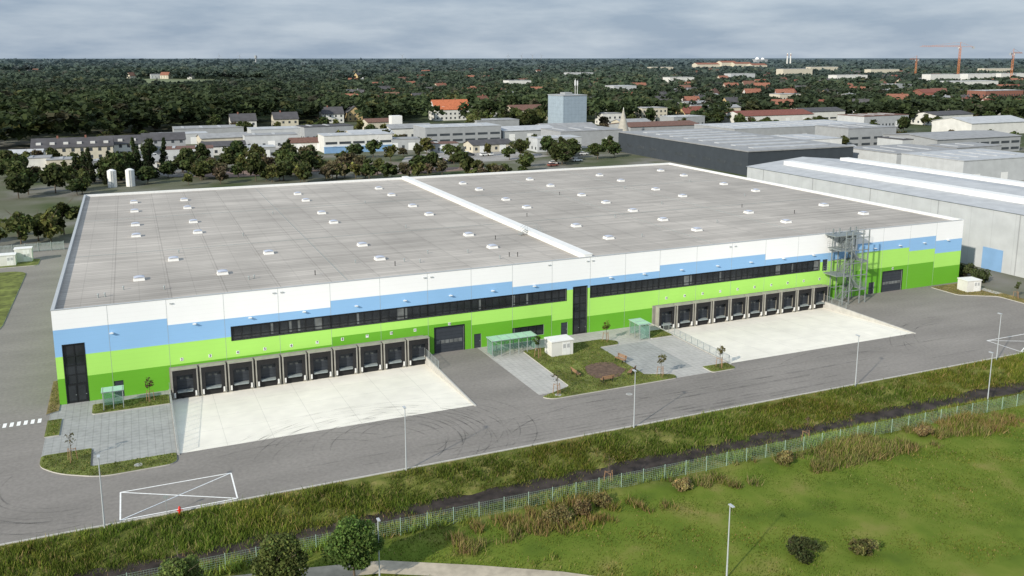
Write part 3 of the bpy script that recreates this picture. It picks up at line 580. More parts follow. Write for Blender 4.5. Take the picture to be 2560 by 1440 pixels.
# ================================================================ GRASS
def cpal(n,pal,w):
    k=RNG.choice(len(pal),n,p=w); c=np.array(pal)[k]*RNG.uniform(.75,1.25,(n,1)); return c
PW=[(RNG.uniform(0,6.28),f,RNG.uniform(0,6.28)) for f in (.09,.13,.19,.27,.38,.52,.7,.95,1.3,1.8,2.4,3.1)]
def patch(x,y):
    s=0
    for a,f,ph in PW: s=s+np.sin((x*math.cos(a)+y*math.sin(a))*f+ph)*f**-.25
    return s/3.2
def zvec(y): return np.array([zprof(v) for v in y])
def field(n,x0,x1,y0,y1,pal,w,h0,h1,wd,name,clump=0,thr=-9,amp=.14):
    x=RNG.uniform(x0,x1,n); y=RNG.uniform(y0,y1,n)
    if clump:
        k=RNG.integers(0,max(1,n//clump),n); cx=RNG.uniform(x0,x1,n//clump+1); cy=RNG.uniform(y0,y1,n//clump+1); x=cx[k]+RNG.normal(0,.42,n); y=cy[k]+RNG.normal(0,.35,n)
    pt=patch(x,y); keep=(pt>thr)&(y<YS-.25); 
    for (ax,ay),(bx_,by_) in zip(pp,pp[1:]):
        tt=np.clip(((x-ax)*(bx_-ax)+(y-ay)*(by_-ay))/((bx_-ax)**2+(by_-ay)**2),0,1); keep&=np.hypot(x-ax-tt*(bx_-ax),y-ay-tt*(by_-ay))>.95
    x,y,pt=x[keep],y[keep],pt[keep]; n=len(x)
    c=cpal(n,pal,w)*(1+amp*pt[:,None]); c[:,0]*=1+.10*np.clip(patch(x*.6+40,y*.6),-1,1.5); h=RNG.uniform(h0,h1,n)*(1+.2*pt)
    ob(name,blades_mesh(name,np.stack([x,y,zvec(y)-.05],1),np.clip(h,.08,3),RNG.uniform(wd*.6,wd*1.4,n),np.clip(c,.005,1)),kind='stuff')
G1=(.120,.172,.024);G2=(.085,.125,.018);G3=(.185,.215,.036);ST=(.33,.27,.11);BR=(.23,.16,.08)
field(70000,-14,135,-39.9,-34.4,[G1,G2,G3,ST],[.38,.24,.28,.10],.22,.65,.055,'verge_grass',40)
field(24000,-14,135,-35.6,-33.5,[G3,ST,BR,G1],[.32,.28,.18,.22],.08,.22,.04,'verge_grass')
field(26000,-14,135,-45.2,-42.4,[G1,G2,G3,ST],[.34,.20,.32,.14],.25,.6,.055,'ditch_bank_grass',30)
field(40000,34,140,-51,-46.2,[ST,BR,G1,G3],[.38,.20,.22,.20],.35,1.0,.045,'reeds',45,-.35)
field(9000,-14,135,-45.9,-44.2,[(.26,.36,.07),G3],[.6,.4],.4,1.0,.055,'fence_weeds',60)
field(100000,14,120,-70,-46.2,[G1,G2,G3,ST],[.46,.14,.33,.07],.08,.22,.05,'meadow_grass',0,-9,.10)
field(9000,14,120,-70,-46.2,[G1,G2,G3,ST],[.3,.2,.3,.2],.15,.35,.05,'meadow_weeds',30,.35,.05)
field(8000,-14,135,-43,-39.2,[G2,BR,G1],[.4,.35,.25],.2,.55,.05,'ditch_weeds',40)
def inside(pts,x,y):
    r=np.zeros(len(x),bool); n_=len(pts); j=n_-1
    for i in range(n_):
        xi,yi=pts[i];xj,yj=pts[j]; c_=((yi>y)!=(yj>y))&(x<(xj-xi)*(y-yi)/(yj-yi+1e-12)+xi); r^=c_; j=i
    return r
for pts,top in LAWNS:
    xa_=min(p_[0] for p_ in pts);xb_=max(p_[0] for p_ in pts);ya_=min(p_[1] for p_ in pts);yb9=max(p_[1] for p_ in pts)
    if ya_>30: continue
    n_=int((xb_-xa_)*(yb9-ya_)*45); x=RNG.uniform(xa_+.2,xb_-.2,n_); y=RNG.uniform(ya_+.2,yb9-.2,n_); k=inside(pts,x,y)&(((x-67.3)**2+(y+15.9)**2)>7+3*patch(x*2,y*2)); x,y=x[k],y[k]; n_=len(x)
    c_=cpal(n_,[G1,G2,G3,ST],[.35,.28,.22,.15] if top=='lawn' else [.1,.1,.2,.6])*(1+.15*patch(x*3,y*3)[:,None])
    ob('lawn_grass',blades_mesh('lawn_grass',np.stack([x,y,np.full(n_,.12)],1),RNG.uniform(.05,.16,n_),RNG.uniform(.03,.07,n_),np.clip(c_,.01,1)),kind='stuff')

# ================================================================ NEAR TREES
def mktree(name,label,loc,h,rx,rz,zc,n,leaf,seed,col,cat='tree',lob=18,conic=False,tr=.12,group=None):
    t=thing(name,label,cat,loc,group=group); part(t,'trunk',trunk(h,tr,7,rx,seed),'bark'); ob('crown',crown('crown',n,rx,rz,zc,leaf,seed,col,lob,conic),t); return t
mktree('roadside_tree','round-crowned dark green tree beside the gravel path',(24.3,-51.8,0),5.7,2.25,2.4,3.6,17000,.17,3,(.085,.14,.033),lob=36)
mktree('roadside_tree','loose-crowned green tree beside the gravel path',(18.4,-51.4,0),5.4,2.2,2.2,3.35,13000,.17,4,(.13,.18,.05),lob=30)
mktree('roadside_tree','loose-crowned green tree at the meadow edge',(11.6,-50.6,0),5.3,2.2,1.9,3.4,12000,.17,5,(.13,.18,.05),lob=30)
def young(loc,seed,label,leaves=260,col=(.10,.10,.03),h=3.6):
    t=thing('young_tree',label,'tree',loc); part(t,'trunk',trunk(h,.045,9,.7,seed,.45),'bark')
    ob('crown',crown('crown',leaves,.75,1.0,h*.68,.14,seed,col,9),t)
    for k in range(3):
        q=MB(); a=k*2.094+.3; q.cyl((.55*math.cos(a),.55*math.sin(a),-.1),(.42*math.cos(a),.42*math.sin(a),1.35),.04,.04,6)
        b=a+2.094; q.bar((.43*math.cos(a),.43*math.sin(a),1.25),(.43*math.cos(b),.43*math.sin(b),1.25),.03)
        part(t,'stake',q,'wood')
L1='young staked tree on a small lawn'
for i,(x,y,z,lv_,c_) in enumerate([(10.2,-3.3,.13,160,(.13,.10,.05)),(2.2,-17.8,.13,60,(.13,.11,.06)),(61.2,-7.6,.13,350,(.08,.13,.03)),(73.6,-5.1,.13,300,(.14,.16,.03)),(73.0,-21.0,.13,240,(.14,.14,.05)),(82.4,-21.2,.13,240,(.16,.15,.05)),(151.6,-13,.13,300,(.11,.15,.04)),(57.5,-21.2,.13,60,(.12,.11,.06)),(52,-44.2,-.2,60,(.14,.11,.05)),(77,-44.4,-.2,60,(.14,.11,.05))]):
    young((x,y,z),20+i,L1 if i<8 else 'young staked tree beside the mesh fence',lv_,c_)
def bush(x,y,r,h,col,label,seed,n=2500,leaf=.16):
    t=thing('bush',label,'bush',(x,y,0)); q=MB(); rr=random.Random(seed)
    for k in range(14): a=rr.uniform(0,6.28); q.cyl((0,0,-.1),(r*.8*math.cos(a),r*.8*math.sin(a),h*rr.uniform(.5,.95)),.03,.01,4)
    part(t,'branches',q,'bark'); ob('foliage',crown('foliage',n,r,h*.5,h*.48,leaf,seed,col,16),t)
bush(60.5,-62.5,1.5,1.6,(.07,.095,.035),'dark green bush in the meadow',31); bush(65.6,-64.2,1.3,1.3,(.14,.15,.05),'brownish bush in the meadow',32,1300)
for i,(x,y,r) in enumerate([(43.8,-49.2,1.6),(46.6,-48.8,1.2),(49,-48.2,1.0),(58,-48.4,1.1),(71,-48,1.2),(90,-48.4,1.1)]): bush(x,y,r,1.3,(.25,.20,.085),'dry straw-coloured shrub beside the mesh fence',40+i,1700,.14)
for i,(x,y) in enumerate([(156,-2),(158,3),(156.5,8),(159,13),(157,19),(158,26),(157,33),(159,41)]): bush(x,y,2.2,2.4,(.065,.09,.035),'dark green shrub between the warehouse and a grey hall',60+i,1500,.3)

# ================================================================ SURROUNDINGS
SY,CY=math.sin(math.radians(23.34)),math.cos(math.radians(23.34))
def at(b,d):
    """ground point from image pixel column b and distance d along the camera heading"""
    r=(b-1280)/2210*d; return (10.3+d*SY+r*CY, -116.2+d*CY-r*SY)
winm=MB().box(-.6,-.05,0,.6,.0,1.3).mesh('window','win'); stripm=MB().box(-2.6,-.05,0,2.6,0,1.1).mesh('window','win'); dorm=MB().box(-1.6,-.06,0,1.6,0,3.4).mesh('gate','alu')
def building(name,label,cat,x,y,w,d,h,wall,roof_,rot=0,ridge=0,storeys=0,strip=False,gates=0,chim=0,along=True,dorm_=0):
    t=thing(name,label,cat,(x,y,0),rot); hw,hd=w/2,d/2; wz=h-ridge
    q=MB().box(-hw,-hd,-.2,hw,hd,wz)
    if ridge:
        if along: q.add([(-hw,-hd,wz),(-hw,hd,wz),(-hw,0,h-.05),(hw,-hd,wz),(hw,hd,wz),(hw,0,h-.05)],[(0,2,1),(3,4,5)])
        else: q.add([(-hw,-hd,wz),(hw,-hd,wz),(0,-hd,h-.05),(-hw,hd,wz),(hw,hd,wz),(0,hd,h-.05)],[(0,1,2),(3,5,4)])
    part(t,'wall',q,wall); o=.4; r=MB()
    if ridge:
        e=wz-o*ridge/(hd if along else hw)
        pr=[(-hd-o,e),(0,h),(hd+o,e),(hd+o,e+.22),(0,h+.25),(-hd-o,e+.22)] if along else [(-hw-o,e),(0,h),(hw+o,e),(hw+o,e+.22),(0,h+.25),(-hw-o,e+.22)]
        if along: vs=[(sx,a,b) for sx in(-hw-o,hw+o) for a,b in pr]
        else: vs=[(a,sy,b) for sy in(-hd-o,hd+o) for a,b in pr]
        r.add(vs,[(0,1,7,6),(1,2,8,7),(2,3,9,8),(3,4,10,9),(4,5,11,10),(5,0,6,11),(0,5,4,1),(1,4,3,2),(6,7,10,11),(7,8,9,10)])
    else:
        r.box(-hw-.15,-hd-.15,wz,hw+.15,hd+.15,wz+.25)
        for k in range(int(w/9)): r.box(-hw+4+k*9,-hd*.6,wz+.25,-hw+5.2+k*9,hd*.6,wz+.5,1)
    rp=part(t,'roof',r,[roof_,'rooflight'])
    for k in range(chim): ob('chimney',MB().box(-hw*.4+k*hw*.7,-.4,h-1,-hw*.4+k*hw*.7+.7,.3,h+1.1).mesh('chimney','brick'),rp)
    for k in range(dorm_):
        xx=-hw+w*(k+.5)/dorm_; ob('dormer',MB().box(xx-.9,-hd*.75,wz+.2,xx+.9,-hd*.2,wz+1.9).mesh('dormer','wallwhite'),rp)
    for s in range(storeys):
        nn=int((w-1)/(6 if strip else 3)); zz=1.0+s*2.9
        for k in range(nn): ob('window',stripm if strip else winm,t,(-hw+w*(k+.5)/nn,-hd-.002,zz))
        nn=int((d-1)/3.2) if not strip else 0
        for k in range(nn): 
            o_=ob('window',winm,t,(-hw-.002,-hd+d*(k+.5)/nn,zz)); o_.rotation_euler[2]=-math.pi/2
    for k in range(gates): ob('gate',dorm,t,(-hw+w*(k+.5)/gates,-hd-.003,0))
    return t
HOUSE_XY=[]
def B(px,d,w,dp,h,wall,roof_,label,name='industrial_hall',cat='building',**k):
    x,y=at(px,d); HOUSE_XY.append((x,y,max(w,dp)*.62)); return building(name,label,cat,x,y+dp/2,w,dp,h,wall,roof_,**k)
t=thing('industrial_hall','long anthracite hall with a pale flat roof and window band','building')
part(t,'wall',MB().box(213,140,-.2,262,232,8.6),'anth'); q=MB().box(212.7,139.7,8.6,262.3,232.3,9.0)
for k in range(8): q.box(220,146+k*10.5,9.0,255,149+k*10.5,9.35,1)
part(t,'roof',q,['roofgrey','rooflight']); HOUSE_XY.append((237,186,55))
for k in range(9): ob('window',stripm,t,(212.99,146+k*9.5,3.2)).rotation_euler[2]=-math.pi/2
t=thing('industrial_hall','long pale grey hall with translucent ridge skylights on its roof','building')
part(t,'wall',MB().box(167,-45,-.2,206,82,12.2),'walllight'); q=MB()
q.add([(166.7,-45.3,12.2),(166.7,82.3,12.2),(186.5,-45.3,14.0),(186.5,82.3,14.0),(206.3,-45.3,12.2),(206.3,82.3,12.2)],[(0,2,3,1),(2,4,5,3),(0,4,2),(1,3,5)]); part(t,'roof',q,'rooflight')
for xx in(176,196): part(t,'ridge_skylight',MB().prism([(xx-1.5,-40),(xx+1.5,-40),(xx+1.5,76),(xx-1.5,76)],12.9,14.0),'curb')
for k in range(6): part(t,'downpipe',MB().box(166.93,-20+k*19,0,166.99,-19.8+k*19,12.1),'wallgrey')
part(t,'gate',MB().box(166.9,2,0,166.99,6.5,4.4),'bluewall'); part(t,'gate',MB().box(166.9,45,0,166.99,49,4.4),'bluewall')
HOUSE_XY.append((187,20,65))
B(2050,372,24,22,8,'wallwhite','rooflight','white hall with a pale flat roof',gates=3)
B(2180,420,30,22,9,'wallgrey','roofgrey','grey hall with a flat roof and strip windows',strip=True,storeys=2)
B(2010,455,88,34,7,'wallgrey','rooflight','wide grey hall with a pale sheet roof',gates=5)
B(2450,392,52,30,8,'wallgrey','roofgrey','grey workshop hall with strip windows',strip=True,storeys=2,ridge=1.2)
B(2500,490,46,26,9,'wallwhite','rooflight','white hall with a pale rounded roof',ridge=2.5)
B(2330,330,34,26,7,'walllight','roofgrey','pale grey hall with large gates',gates=3); B(2520,300,40,26,8,'walllight','rooflight','pale grey hall with a light sheet roof',gates=3)
B(1665,492,46,24,6,'wallgrey','roofbrown','low hall with a brown-red roof',ridge=1.5); B(1480,428,34,22,7,'wallgrey','roofgrey','grey low hall with a dark wall',gates=2)
B(1945,570,56,22,8,'wallwhite','roofred','white hall with a red sheet roof',ridge=2.5,gates=4); B(2060,600,34,18,8,'wallwhite','roofdark','white hall with a dark roof',ridge=2,strip=True,storeys=1)
B(1160,440,40,20,8,'wallgrey','rooflight','grey commercial hall with a pale flat roof',strip=True,storeys=2); B(1325,456,30,20,6.5,'walllight','rooflight','pale low hall with a sheet roof',ridge=1.5,gates=3)
B(897,397,31,14,7.6,'wallwhite','rooflight','white and blue two-storey office block','office_building',storeys=2,strip=True)
B(897,396.4,31,1.0,2.6,'bluewall','bluewall','blue ground-floor base of an office block','office_annex')
B(180,362,30,12,9.0,'cream','roofdark','cream apartment block with a dark dormered roof','apartment_block',ridge=3.2,storeys=2,dorm_=6,chim=2)
B(300,378,16,12,8.5,'wallwhite','roofdark','white apartment block with a dark roof','apartment_block',ridge=3,storeys=2,dorm_=3); B(410,398,18,12,8,'wallgrey','roofdark','grey apartment block with a dark roof','apartment_block',ridge=2.6,storeys=2)
B(78,318,11,9,6,'wallwhite','roofgrey','small white flat-roofed building','office_building',storeys=1); B(150,318,10,9,5.5,'cream','roofgrey','small cream flat-roofed building','office_building',storeys=1)
B(525,456,34,18,6,'wallgrey','roofgrey','low grey workshop with a flat roof',gates=3); B(715,452,34,16,6,'walllight','rooflight','low pale workshop with a light roof',gates=3); B(450,432,26,12,5,'walllight','rooflight','low pale shed with a flat roof',gates=2)
B(612,505,14,11,10,'wallwhite','roofdark','white house with a dark hipped roof','house','house',ridge=3.5,storeys=2,chim=1); B(718,520,14,11,10,'cream','roofdark','cream house with a dark roof','house','house',ridge=3.5,storeys=2,chim=1)
B(835,575,14,11,10,'wallwhite','roofdark','white house with a dark solar roof','house','house',ridge=4,storeys=2,chim=1); B(890,590,10,11,10,'ochre','roofdark','ochre house with a dark roof','house','house',ridge=4,storeys=2,along=False)
B(1133,600,25,14,13.5,'wallwhite','rooforange','large white house with a bright orange tiled roof','house','house',ridge=6,storeys=2,dorm_=2,chim=2)
B(1330,600,28,16,10,'cream','roofbrown','beige building with a brown roof','apartment_block',ridge=3,storeys=2); B(1635,578,19,12,9.5,'cream','roofgrey','cream three-storey flat-roofed building','apartment_block',storeys=3)
B(1530,560,14,10,7,'wallwhite','roofgrey','small white flat-roofed building','office_building',storeys=2); B(1735,600,16,11,9,'ochre','roofred','yellow house with a red roof','house','house',ridge=4,storeys=2); B(1240,640,14,10,9,'wallwhite','roofred','white house with a red roof','house','house',ridge=4,storeys=2)
B(2500,760,46,18,14,'brick','roofgrey','red brick factory building with rows of windows','factory',storeys=4); B(2330,820,30,16,13,'brick','roofred','red brick building with a red roof','factory',storeys=3,ridge=3)
for i,px in enumerate((2350,2440,2520)): B(px,1330+40*i,60,16,17,'wallwhite','rooflight','white long apartment block','apartment_block')
B(1985,1700,70,20,20,'cream','roofgrey','cream flat-roofed apartment block','apartment_block'); B(2420,1130,90,26,12,'wallwhite','rooflight','white long warehouse hall')
for px,w,h in((1765,90,24),(1815,60,30),(1850,70,26),(1890,60,22)): B(px,2900+px%7*20,w,30,h,'cream','roofclay','distant pale apartment block with a red roof','apartment_block',ridge=5)
B(2240,1000,34,20,12,'wallgrey','roofgrey','grey flat-roofed office building','office_building',storeys=3,strip=True)
B(1970,760,22,14,11,'cream','roofgrey','cream flat-roofed apartment block','apartment_block',storeys=3)
for px,d,w in ((1560,900,26),(1700,1250,40),(1850,1500,50),(2120,1350,60),(2200,1900,80),(1450,1600,50),(1300,1100,30),(2050,2300,90),(2480,2000,90),(1650,2400,70)):
    B(px,d,w,18,12+w*.06,random.choice(['wallwhite','cream','walllight']),random.choice(['roofgrey','rooflight']),'pale flat-roofed block among the town trees','apartment_block')
EX=[(60,345,12,9,6),(240,322,9,7,4.5),(350,330,14,9,5),(470,362,20,12,5),(560,385,18,10,5.5),(640,372,16,9,4.5),(560,420,22,12,6),(680,415,24,12,6),(780,402,18,12,5.5),(820,455,26,14,7),(930,440,22,14,6),(1010,405,16,10,5),(1030,465,24,16,7),(1110,395,14,8,4),(1230,398,20,10,5),(1400,400,22,12,6),(1430,470,30,16,7),(1245,500,26,14,7),(960,510,20,12,7),(2300,395,22,14,6),(2120,360,16,12,6),(2450,350,26,14,7),(1820,640,20,12,8),(2210,540,40,20,7),(2380,560,36,18,8),(1720,545,24,14,6),(1590,520,20,12,6)]
for i,(px,d,w,dp,h) in enumerate(EX):
    wl=['wallwhite','wallgrey','cream','walllight'][i%4]; rf_=['rooflight','roofgrey','roofgrey','roofbrown','roofdark'][i%5]
    B(px,d,w,dp,h,wl,rf_,{'wallwhite':'small white','wallgrey':'small grey','cream':'small cream','walllight':'small pale'}[wl]+' workshop building with a '+{'rooflight':'pale','roofgrey':'grey','roofbrown':'brown','roofdark':'dark'}[rf_]+' roof','workshop',rot=random.uniform(-.12,.12),ridge=(0 if i%2 else 1.6),storeys=1,gates=i%3)
for i,(px,d,a,b,mt) in enumerate([(660,330,32,14,'dirtred'),(900,345,24,12,'dirt'),(1180,378,34,22,'lot'),(560,400,40,20,'lotdark'),(760,430,36,22,'lot'),(320,345,24,14,'lotdark'),(980,430,26,18,'lotdark'),(1400,430,30,18,'lot'),(440,335,10,26,'lotdark'),(1050,330,26,8,'dirtred'),(2100,520,60,16,'lotdark'),(2400,430,40,16,'lot'),(1640,460,30,12,'lot'),(2450,270,30,18,'lotdark')]):
    x,y=at(px,d); pts=[(x+a*random.uniform(.8,1.1)*math.cos(k*.785+.3),y+b*random.uniform(.8,1.1)*math.sin(k*.785+.3)) for k in range(8)]
    struct('yard_surface',MB().prism(pts,-.1,.02+.006*i).mesh('yard_surface',mt))
x,y=at(1433,505); t=thing('silo_tower','tall blue-grey sheet-clad silo tower','tower',(x,y+8,0),.12); part(t,'wall',MB().box(-8,-8,-.2,8,8,20.5),'silo'); part(t,'roof',MB().box(-8.2,-8.2,20.5,8.2,8.2,21).box(-3,-2,21,2,3,22.2),'wallgrey'); part(t,'antenna',MB().cyl((4,-2,21),(4,-2,30),.15,.1,6).box(3.7,-2.3,26,4.3,-1.7,29),'alu'); part(t,'antenna',MB().cyl((5.5,-2,21),(5.5,-2,29),.15,.1,6).box(5.2,-2.3,26,5.8,-1.7,28.5),'alu'); HOUSE_XY.append((x,y,14))
x,y=at(1557,468); t=thing('cone_tower','pale cone-shaped tower among the halls','tower',(x,y,0)); part(t,'wall',MB().cyl((0,0,-.2),(0,0,1.5),3.6,3.6,24).cyl((0,0,1.5),(0,0,15),3.6,.25,24),'cone'); part(t,'tip',MB().cyl((0,0,15),(0,0,16.2),.25,.03,8),'alu')
for px,row in((272,288),(318,290)):
    x,y=at(px,row); t=thing('storage_tank','white cylindrical storage tank','tank',(x,y,0)); part(t,'shell',MB().cyl((0,0,-.2),(0,0,5.4),1.4,1.4,24),'curb'); part(t,'cap',MB().cyl((0,0,5.4),(0,0,5.9),1.4,.5,24),'alu'); part(t,'ladder',MB().box(-.3,-1.55,0,-.22,-1.45,5.6).box(.22,-1.55,0,.3,-1.45,5.6),'steel')
x,y=at(990,495); t=thing('storage_silo','white box-shaped silo beside a yard','silo',(x,y,0)); part(t,'shell',MB().box(-3,-3,3,3,3,10),'curb'); 
for a in(-2.5,2.5):
    for b in(-2.5,2.5): part(t,'leg',MB().box(a-.3,b-.3,-.2,a+.3,b+.3,3),'steel')
def crane(px,d,h,jib,ang,label):
    x,y=at(px,d); t=thing('tower_crane',label,'crane',(x,y,0),ang)
    q=MB(); s=1.1
    for sx in(-s,s):
        for sy in(-s,s): q.bar((sx,sy,0),(sx,sy,h),.35)
    k=0
    while k*4<h-4:
        z=k*4; q.bar((-s,-s,z),(s,-s,z+4),.22); q.bar((s,s,z),(-s,s,z+4),.22); q.bar((-s,s,z),(-s,-s,z+4),.22); q.bar((s,-s,z),(s,s,z+4),.22); k+=1
    part(t,'mast',q,'craneorange')
    q=MB(); q.bar((0,-.8,h),(jib,-.8,h),.3); q.bar((0,.8,h),(jib,.8,h),.3); q.bar((0,0,h+1.8),(jib*.95,0,h+1.5),.3)
    for i in range(int(jib/3)): q.bar((i*3,-.8,h),(i*3+1.5,0,h+1.7),.18); q.bar((i*3+1.5,0,h+1.7),(i*3+3,.8,h),.18)
    part(t,'jib',q,'craneorange'); q=MB(); q.bar((0,-.8,h),(-jib*.33,-.8,h),.35); q.bar((0,.8,h),(-jib*.33,.8,h),.35); part(t,'counter_jib',q,'craneorange')
    part(t,'counterweight',MB().box(-jib*.33-1,-1.2,h-3,-jib*.33+2,1.2,h+.5),'wallgrey'); part(t,'cab',MB().box(.8,-1.8,h-2.4,3,-.2,h-.2),'wallwhite')
    q=MB(); q.bar((0,0,h),(0,0,h+7),.5); q.bar((0,0,h+7),(jib*.7,0,h+1.8),.15); q.bar((0,0,h+7),(-jib*.3,0,h+.3),.15); part(t,'tie_rod',q,'craneorange')
crane(2380,1400,58,62,math.radians(155),'orange tower crane with a long horizontal jib above the town'); crane(2512,1380,48,40,math.radians(20),'orange tower crane above white apartment blocks'); crane(2275,1700,38,30,math.radians(200),'orange-brown tower crane above the town roofs')
for px in(1957,1965):
    x,y=at(px,4400); t=thing('chimney_stack','tall thin pale industrial chimney','chimney',(x,y,0)); part(t,'shaft',MB().cyl((0,0,0),(0,0,62),4,2.6,12),'wallwhite'); part(t,'band',MB().cyl((0,0,50),(0,0,55),3.1,3.0,12),'brick')
x,y=at(650,4200); t=thing('water_tower','distant grey tower above the woods','tower',(x,y,0)); part(t,'shaft',MB().cyl((0,0,0),(0,0,38),4,3,12),'wallgrey'); part(t,'tank',MB().cyl((0,0,38),(0,0,50),7,6,12),'wallgrey')
x,y=at(1890,5200); t=thing('dome_hall','distant white domed industrial building','building',(x,y,0)); part(t,'wall',MB().box(-40,-20,0,40,20,30),'wallgrey'); part(t,'dome',MB().cyl((-20,0,30),(-20,0,42),14,5,16),'alu'); part(t,'dome',MB().cyl((18,0,30),(18,0,39),12,5,16),'alu')
for i,(px,d) in enumerate([(1270,13000),(1303,13500),(1330,12500),(1352,14000),(560,13500),(610,14000),(1010,12500)]):
    x,y=at(px,d); t=thing('wind_turbine','distant white wind turbine on the horizon','wind turbine',(x,y,-70),group='wind turbines on the horizon'); part(t,'tower',MB().cyl((0,0,0),(0,0,135),3,2,8),'wallgrey'); a0=i*.5
    for k in range(3): a=a0+k*2.094; part(t,'rotor_blade',MB().cyl((0,-4,135),(45*math.sin(a),-4,135+45*math.cos(a)),2.0,.7,5),'wallgrey')
def mkcar(bodymat,lab,loc):
    car=thing('parked_car',lab,'car',loc,.2,group='cars parked in the yards')
    q=MB(); q.add([(x,y,z) for y in(-.88,.88) for x,z in[(-2.1,.3),(2.1,.3),(2.15,.7),(1.2,.95),(-2.0,1.0),(-2.15,.6)]],[(0,1,2,3,4,5),(11,10,9,8,7,6),(0,6,7,1),(1,7,8,2),(2,8,9,3),(3,9,10,4),(4,10,11,5),(5,11,6,0)])
    q.add([(x,y,z) for x,y,z in[(-1.3,-.68,1.42),(.2,-.68,1.42),(.2,.68,1.42),(-1.3,.68,1.42),(-1.5,-.7,1.36),(.35,-.7,1.36),(.35,.7,1.36),(-1.5,.7,1.36)]],[(0,1,2,3),(4,5,1,0),(5,6,2,1),(6,7,3,2),(7,4,0,3)]); part(car,'body',q,bodymat)
    part(car,'glass',MB().add([(-1.9,-.8,.99),(1.05,-.8,.95),(1.05,.8,.95),(-1.9,.8,.99),(-1.5,-.7,1.36),(.35,-.7,1.36),(.35,.7,1.36),(-1.5,.7,1.36)],[(0,1,5,4),(1,2,6,5),(2,3,7,6),(3,0,4,7)]),'glass')
    wm=MB().cyl((0,-.1,0),(0,.1,0),.32,.32,14).mesh('wheel','tyre')
    for a in(-1.3,1.3):
        for b in(-.82,.82): ob('wheel',wm,car,(a,b,.32))
    return car
cars=[mkcar('alu','silver parked car on a yard behind the warehouse',(*at(1100,352),.1)),mkcar('anth','dark grey parked car on a yard behind the warehouse',(*at(1120,352),.1)),mkcar('roofred','dark red parked car on a yard behind the warehouse',(*at(1140,356),.1))]
for i in range(58):
    px=random.choice([random.uniform(1070,1260),random.uniform(600,800),random.uniform(1850,2100),random.uniform(200,420),random.uniform(1350,1500)]); d=random.uniform(340,400) if px<1600 else random.uniform(520,545)
    x,y=at(px,d)
    if any((x-a)**2+(y-b)**2<(c+2)**2 for a,b,c in HOUSE_XY): continue
    clone(random.choice([cars[0],cars[0],cars[1],cars[2]]),(x,y,.1),random.choice([.1,1.6,1.7,.15]))
def hmesh(w,d,h,r,wall,roof_):
    q=MB().box(-w/2,-d/2,-.2,w/2,d/2,h-r); q.add([(-w/2,-d/2,h-r),(-w/2,d/2,h-r),(-w/2,0,h),(w/2,-d/2,h-r),(w/2,d/2,h-r),(w/2,0,h)],[(0,2,1),(3,4,5)])
    for k in range(3):
        for z in(1.2,3.9):
            if z<h-r-1: q.box(-w/2+w*(k+.5)/3-.6,-d/2-.05,z,-w/2+w*(k+.5)/3+.6,-d/2-.01,z+1.3,1)
    for z in(1.2,3.9): q.box(-w/2-.05,-.6,z,-w/2-.01,.6,z+1.3,1)
    rf=MB(); o=.5; e=h-r-o*r/(d/2); pr=[(-d/2-o,e),(0,h),(d/2+o,e),(d/2+o,e+.25),(0,h+.28),(-d/2-o,e+.25)]
    vs=[(sx,a,b) for sx in(-w/2-.4,w/2+.4) for a,b in pr]; rf.add(vs,[(0,1,7,6),(1,2,8,7),(2,3,9,8),(3,4,10,9),(4,5,11,10),(5,0,6,11),(0,5,4,1),(1,4,3,2),(6,7,10,11),(7,8,9,10)])
    rf.box(w*.2,-.5,h-1.2,w*.2+.8,.3,h+1)
    return q.mesh('wall',[wall,'win']),rf.mesh('roof',roof_)
HV=[(hmesh(12,10,10.5,4.8,'wallwhite','roofred'),'white house with a red tiled roof'),(hmesh(13,10,11,5,'cream','roofbrown'),'cream house with a brown tiled roof'),(hmesh(11,9.5,10.5,4.6,'wallwhite','roofdark'),'white house with a dark roof'),(hmesh(15,11,11.5,4.8,'cream','roofclay'),'cream house with a red tiled roof'),(hmesh(12,10,10.5,4.8,'ochre','roofdark'),'ochre house with a dark roof'),(hmesh(14,10,11.5,4.6,'wallwhite','roofclay'),'white house with a clay tiled roof'),(hmesh(18,12,9,1,'walllight','roofgrey'),'pale building with a low grey roof')]
cnt=0
while cnt<260:
    px=random.uniform(880,2560) if random.random()<.93 else random.uniform(0,500); d=650*math.exp(random.random()**1.2*1.35)
    if px<880: d=random.uniform(1500,2600)
    x,y=at(px,d)
    if any((x-a)**2+(y-b)**2<(c+12)**2 for a,b,c in HOUSE_XY): continue
    (wm_,rm_),lb=random.choice(HV); t=thing('house',lb+' among trees','house',(x,y,0),random.uniform(-.8,.8),group='houses in the town'); s_=random.uniform(.9,1.15); t.scale=(s_,)*3
    ob('wall',wm_,t); ob('roof',rm_,t); HOUSE_XY.append((x,y,8)); cnt+=1

